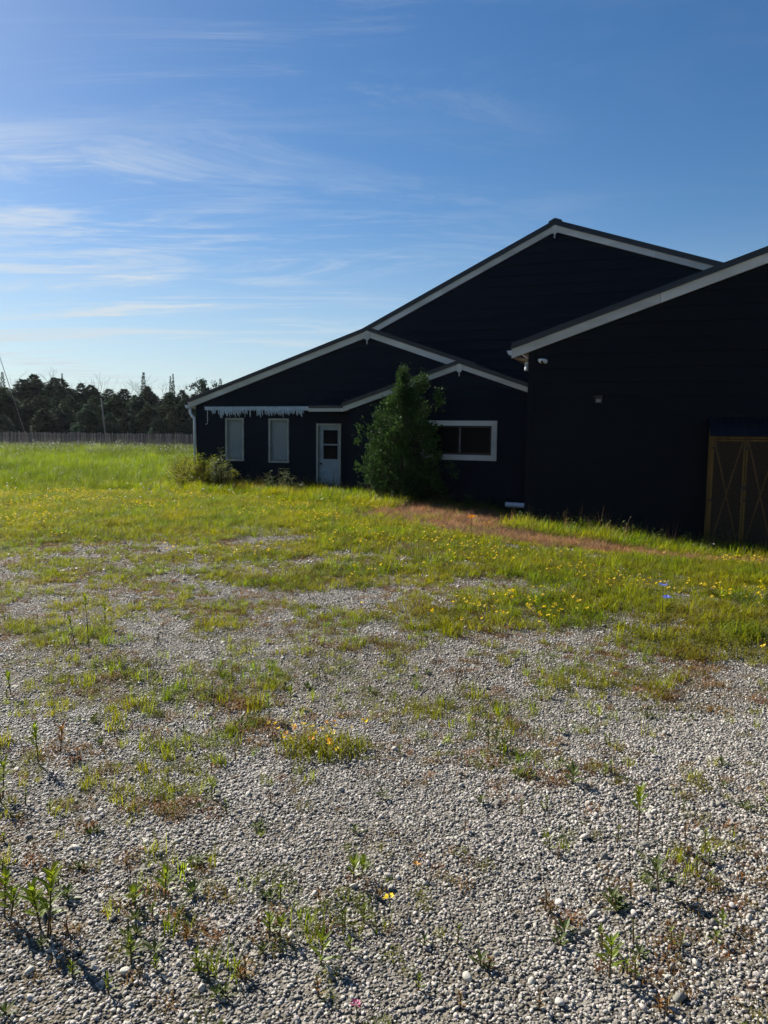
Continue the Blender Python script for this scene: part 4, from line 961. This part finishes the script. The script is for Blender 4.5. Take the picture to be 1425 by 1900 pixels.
leafy_weed(1183, 1548, .20, 'upright bright weed with a long shadow in the right gravel', 1, 18, .05, 3, bare=.45)
leafy_weed(72, 1420, .20, 'feathery light green weed standing in gravel at the left', 1, 14, .05, 4, bare=.4)
leafy_weed(112, 1395, .13, 'yellowing reddish weed right of the feathery one', 1, 9, .055, 5, m='rust')
leafy_weed(5, 1480, .17, 'bright green weed clump at the left edge of the gravel', 3, 9, .05, 6, .05)
leafy_weed(500, 1338, .15, 'twiggy green weed behind the clump of yellow flowers', 1, 12, .045, 7, bare=.4)
leafy_weed(537, 1310, .12, 'bright weed just right of the twiggy one behind the flower clump', 1, 12, .045, 8)
leafy_weed(165, 1205, .42, 'tall thin branching weed with bright top left of centre', 2, 8, .05, 9, .10, bare=.75)
leafy_weed(195, 1165, .20, 'short bright-topped weed right of the tall thin one', 1, 10, .06, 10, bare=.5)
leafy_weed(306, 1672, .10, 'narrow-leaved bright weed right of the tallest weed', 1, 11, .05, 11)
leafy_weed(250, 1690, .07, 'small yellow-green weed between the two larger ones at lower left', 2, 7, .04, 12, .03)
leafy_weed(1062, 1455, .07, 'red-stemmed rosette weed in the gravel right of centre', 1, 9, .06, 13, bare=.05, m='leafd')
leafy_weed(1130, 1815, .12, 'sharp-leaved weed with red stem near the bottom right', 1, 13, .05, 14, bare=.25)
leafy_weed(1222, 1660, .12, 'dark upright dock weed low in the right gravel', 1, 9, .06, 15, m='leafd')
leafy_weed(500, 1745, .08, 'small forked weed in the lower centre gravel', 2, 7, .04, 16, .025)
leafy_weed(595, 1790, .09, 'green star-leaved weed low in the centre gravel', 1, 9, .05, 17, bare=.1)
leafy_weed(655, 1640, .09, 'pale tipped weed with dry stalks in the lower centre', 2, 8, .045, 18, .04)
leafy_weed(1000, 1290, .09, 'fresh green sprout by itself in the gravel right of centre', 1, 10, .05, 19)
leafy_weed(905, 1395, .10, 'dense dark weed tuft in the gravel right of the flower clump', 3, 9, .04, 20, .06, m='leafd')
leafy_weed(1425, 1530, .12, 'leafy weed at the right edge of the gravel', 2, 9, .05, 21, .04)
leafy_weed(20, 1290, .14, 'bright weed at the left edge behind the feathery one', 1, 10, .05, 22)
KINDS = (('small upright green weed seedling sprouting from the gravel', 'upright weed seedlings in the gravel', 'leaf', (.035, .085), .15, .75),
         ('small flat dark rosette weed lying on the gravel', 'flat rosette weeds in the gravel', 'leafd', (.012, .03), .0, 1.25),
         ('small reddish brown weed sprig in the gravel', 'reddish weed sprigs in the gravel', 'rust', (.03, .07), .1, .7))
for i in range(130):                               # seedlings that nothing tells apart
    px = random.uniform(0, 1425); py = random.uniform(1250, 1890); k = KINDS[(0, 1, 0, 2, 1)[i % 5]]
    leafy_weed(px, py, random.uniform(*k[3]), k[0], random.choice((1, 1, 2)), random.randint(5, 8), random.uniform(.024, .042)*k[5], 100+i, .02, group=k[1], bare=k[4], m=k[2])
# the clump of yellow flowers in the gravel
r = random.Random(77); bx, by = ground_at(603, 1392)
e = empty('flower_clump', (bx, by, float(terrain(bx, by)))); tag(e, 'green clump with scattered yellow flowers in the middle of the near gravel', 'flowers')
mb = MB()
for i in range(420):
    a = r.uniform(0, 6.28); q = r.random()**.6; p = (q*.25*math.cos(a), q*.17*math.sin(a), 0); blade(mb, p, r.uniform(0, 6.28), r.uniform(.05, .13), .0035, r.uniform(.2, 1.1), r)
    z = .09*(1-q*q)*r.random(); leaf_fan(mb, (p[0], p[1], z), (math.cos(a*7), math.sin(a*7), r.uniform(0, 1)), .02, .010, .2, 1)
mb.build('leaves', M['grass'], e)
for i in range(26):
    a = r.uniform(0, 6.28); q = r.random()**.5; p = (q*.30*math.cos(a), q*.19*math.sin(a)); h_ = r.uniform(.07, .13)
    o = obj('flower', random.choice(YF+OF[:1]), e); o.location = (p[0], p[1], h_); s_ = r.uniform(.7, 1.15); o.scale = (s_, s_, s_); o.rotation_euler = (r.gauss(0, .4), r.gauss(0, .4), r.uniform(0, 6))
def bloom(px, py, h, mesh, name, label, s=1.0, stemr=.002):
    bx, by = ground_at(px, py); e = empty(name, (bx, by, float(terrain(bx, by)))); tag(e, label, 'flower')
    MB().tube([(0, 0, 0), (.005, 0, h*.5), (0, 0, h)], stemr, 5).build('stem', M['leafd'], e); o = obj('petals', mesh, e); o.location = (0, 0, h); o.scale = (s, s, s); return e
bloom(722, 1690, .045, YF[0], 'yellow_flower', 'single yellow flower alone in the bare gravel at lower centre', 1.3)
bloom(772, 1625, .04, OF[0], 'orange_flower', 'small orange flower bud in the lower centre gravel', 1.0)
bloom(660, 1897, .05, flower_head(81, 10, .02, .02, M['pflower']), 'pink_clover', 'pink clover flower at the bottom of the photo', .7)
bloom(873, 1010, .42, flower_head(82, 9, .03, .05, M['oflower']), 'orange_flower', 'tall orange-yellow flower standing out on the dead grass', 1.4, .005)
bl = [flower_head(83+i, 11, .03, .035, M['bflower']) for i in range(2)]
bloom(1226, 1180, .42, bl[0], 'chicory_flower', 'upper of two pale blue chicory flowers among the weeds at right', 1.0, .003)
bloom(1234, 1195, .37, bl[1], 'chicory_flower', 'lower of two pale blue chicory flowers among the weeds at right', 1.0, .003)

# ------------------------------------------------------------------ thin morning haze
hb = MB().box(-160, 160, -30, 135, -2.0, 22.0).build('haze', None); tag(hb, 'thin pale haze in the air over the field', 'haze', kind='stuff')
hm = bpy.data.materials.new('pale_haze'); hm.use_nodes = True; hn = hm.node_tree.nodes; hn.remove(hn['Principled BSDF'])
pv = hn.new('ShaderNodeVolumePrincipled'); pv.inputs['Color'].default_value = (.86, .93, 1, 1); pv.inputs['Density'].default_value = .00008; pv.inputs['Anisotropy'].default_value = .3
hm.node_tree.links.new(pv.outputs[0], hn['Material Output'].inputs['Volume']); hb.data.materials.append(hm)
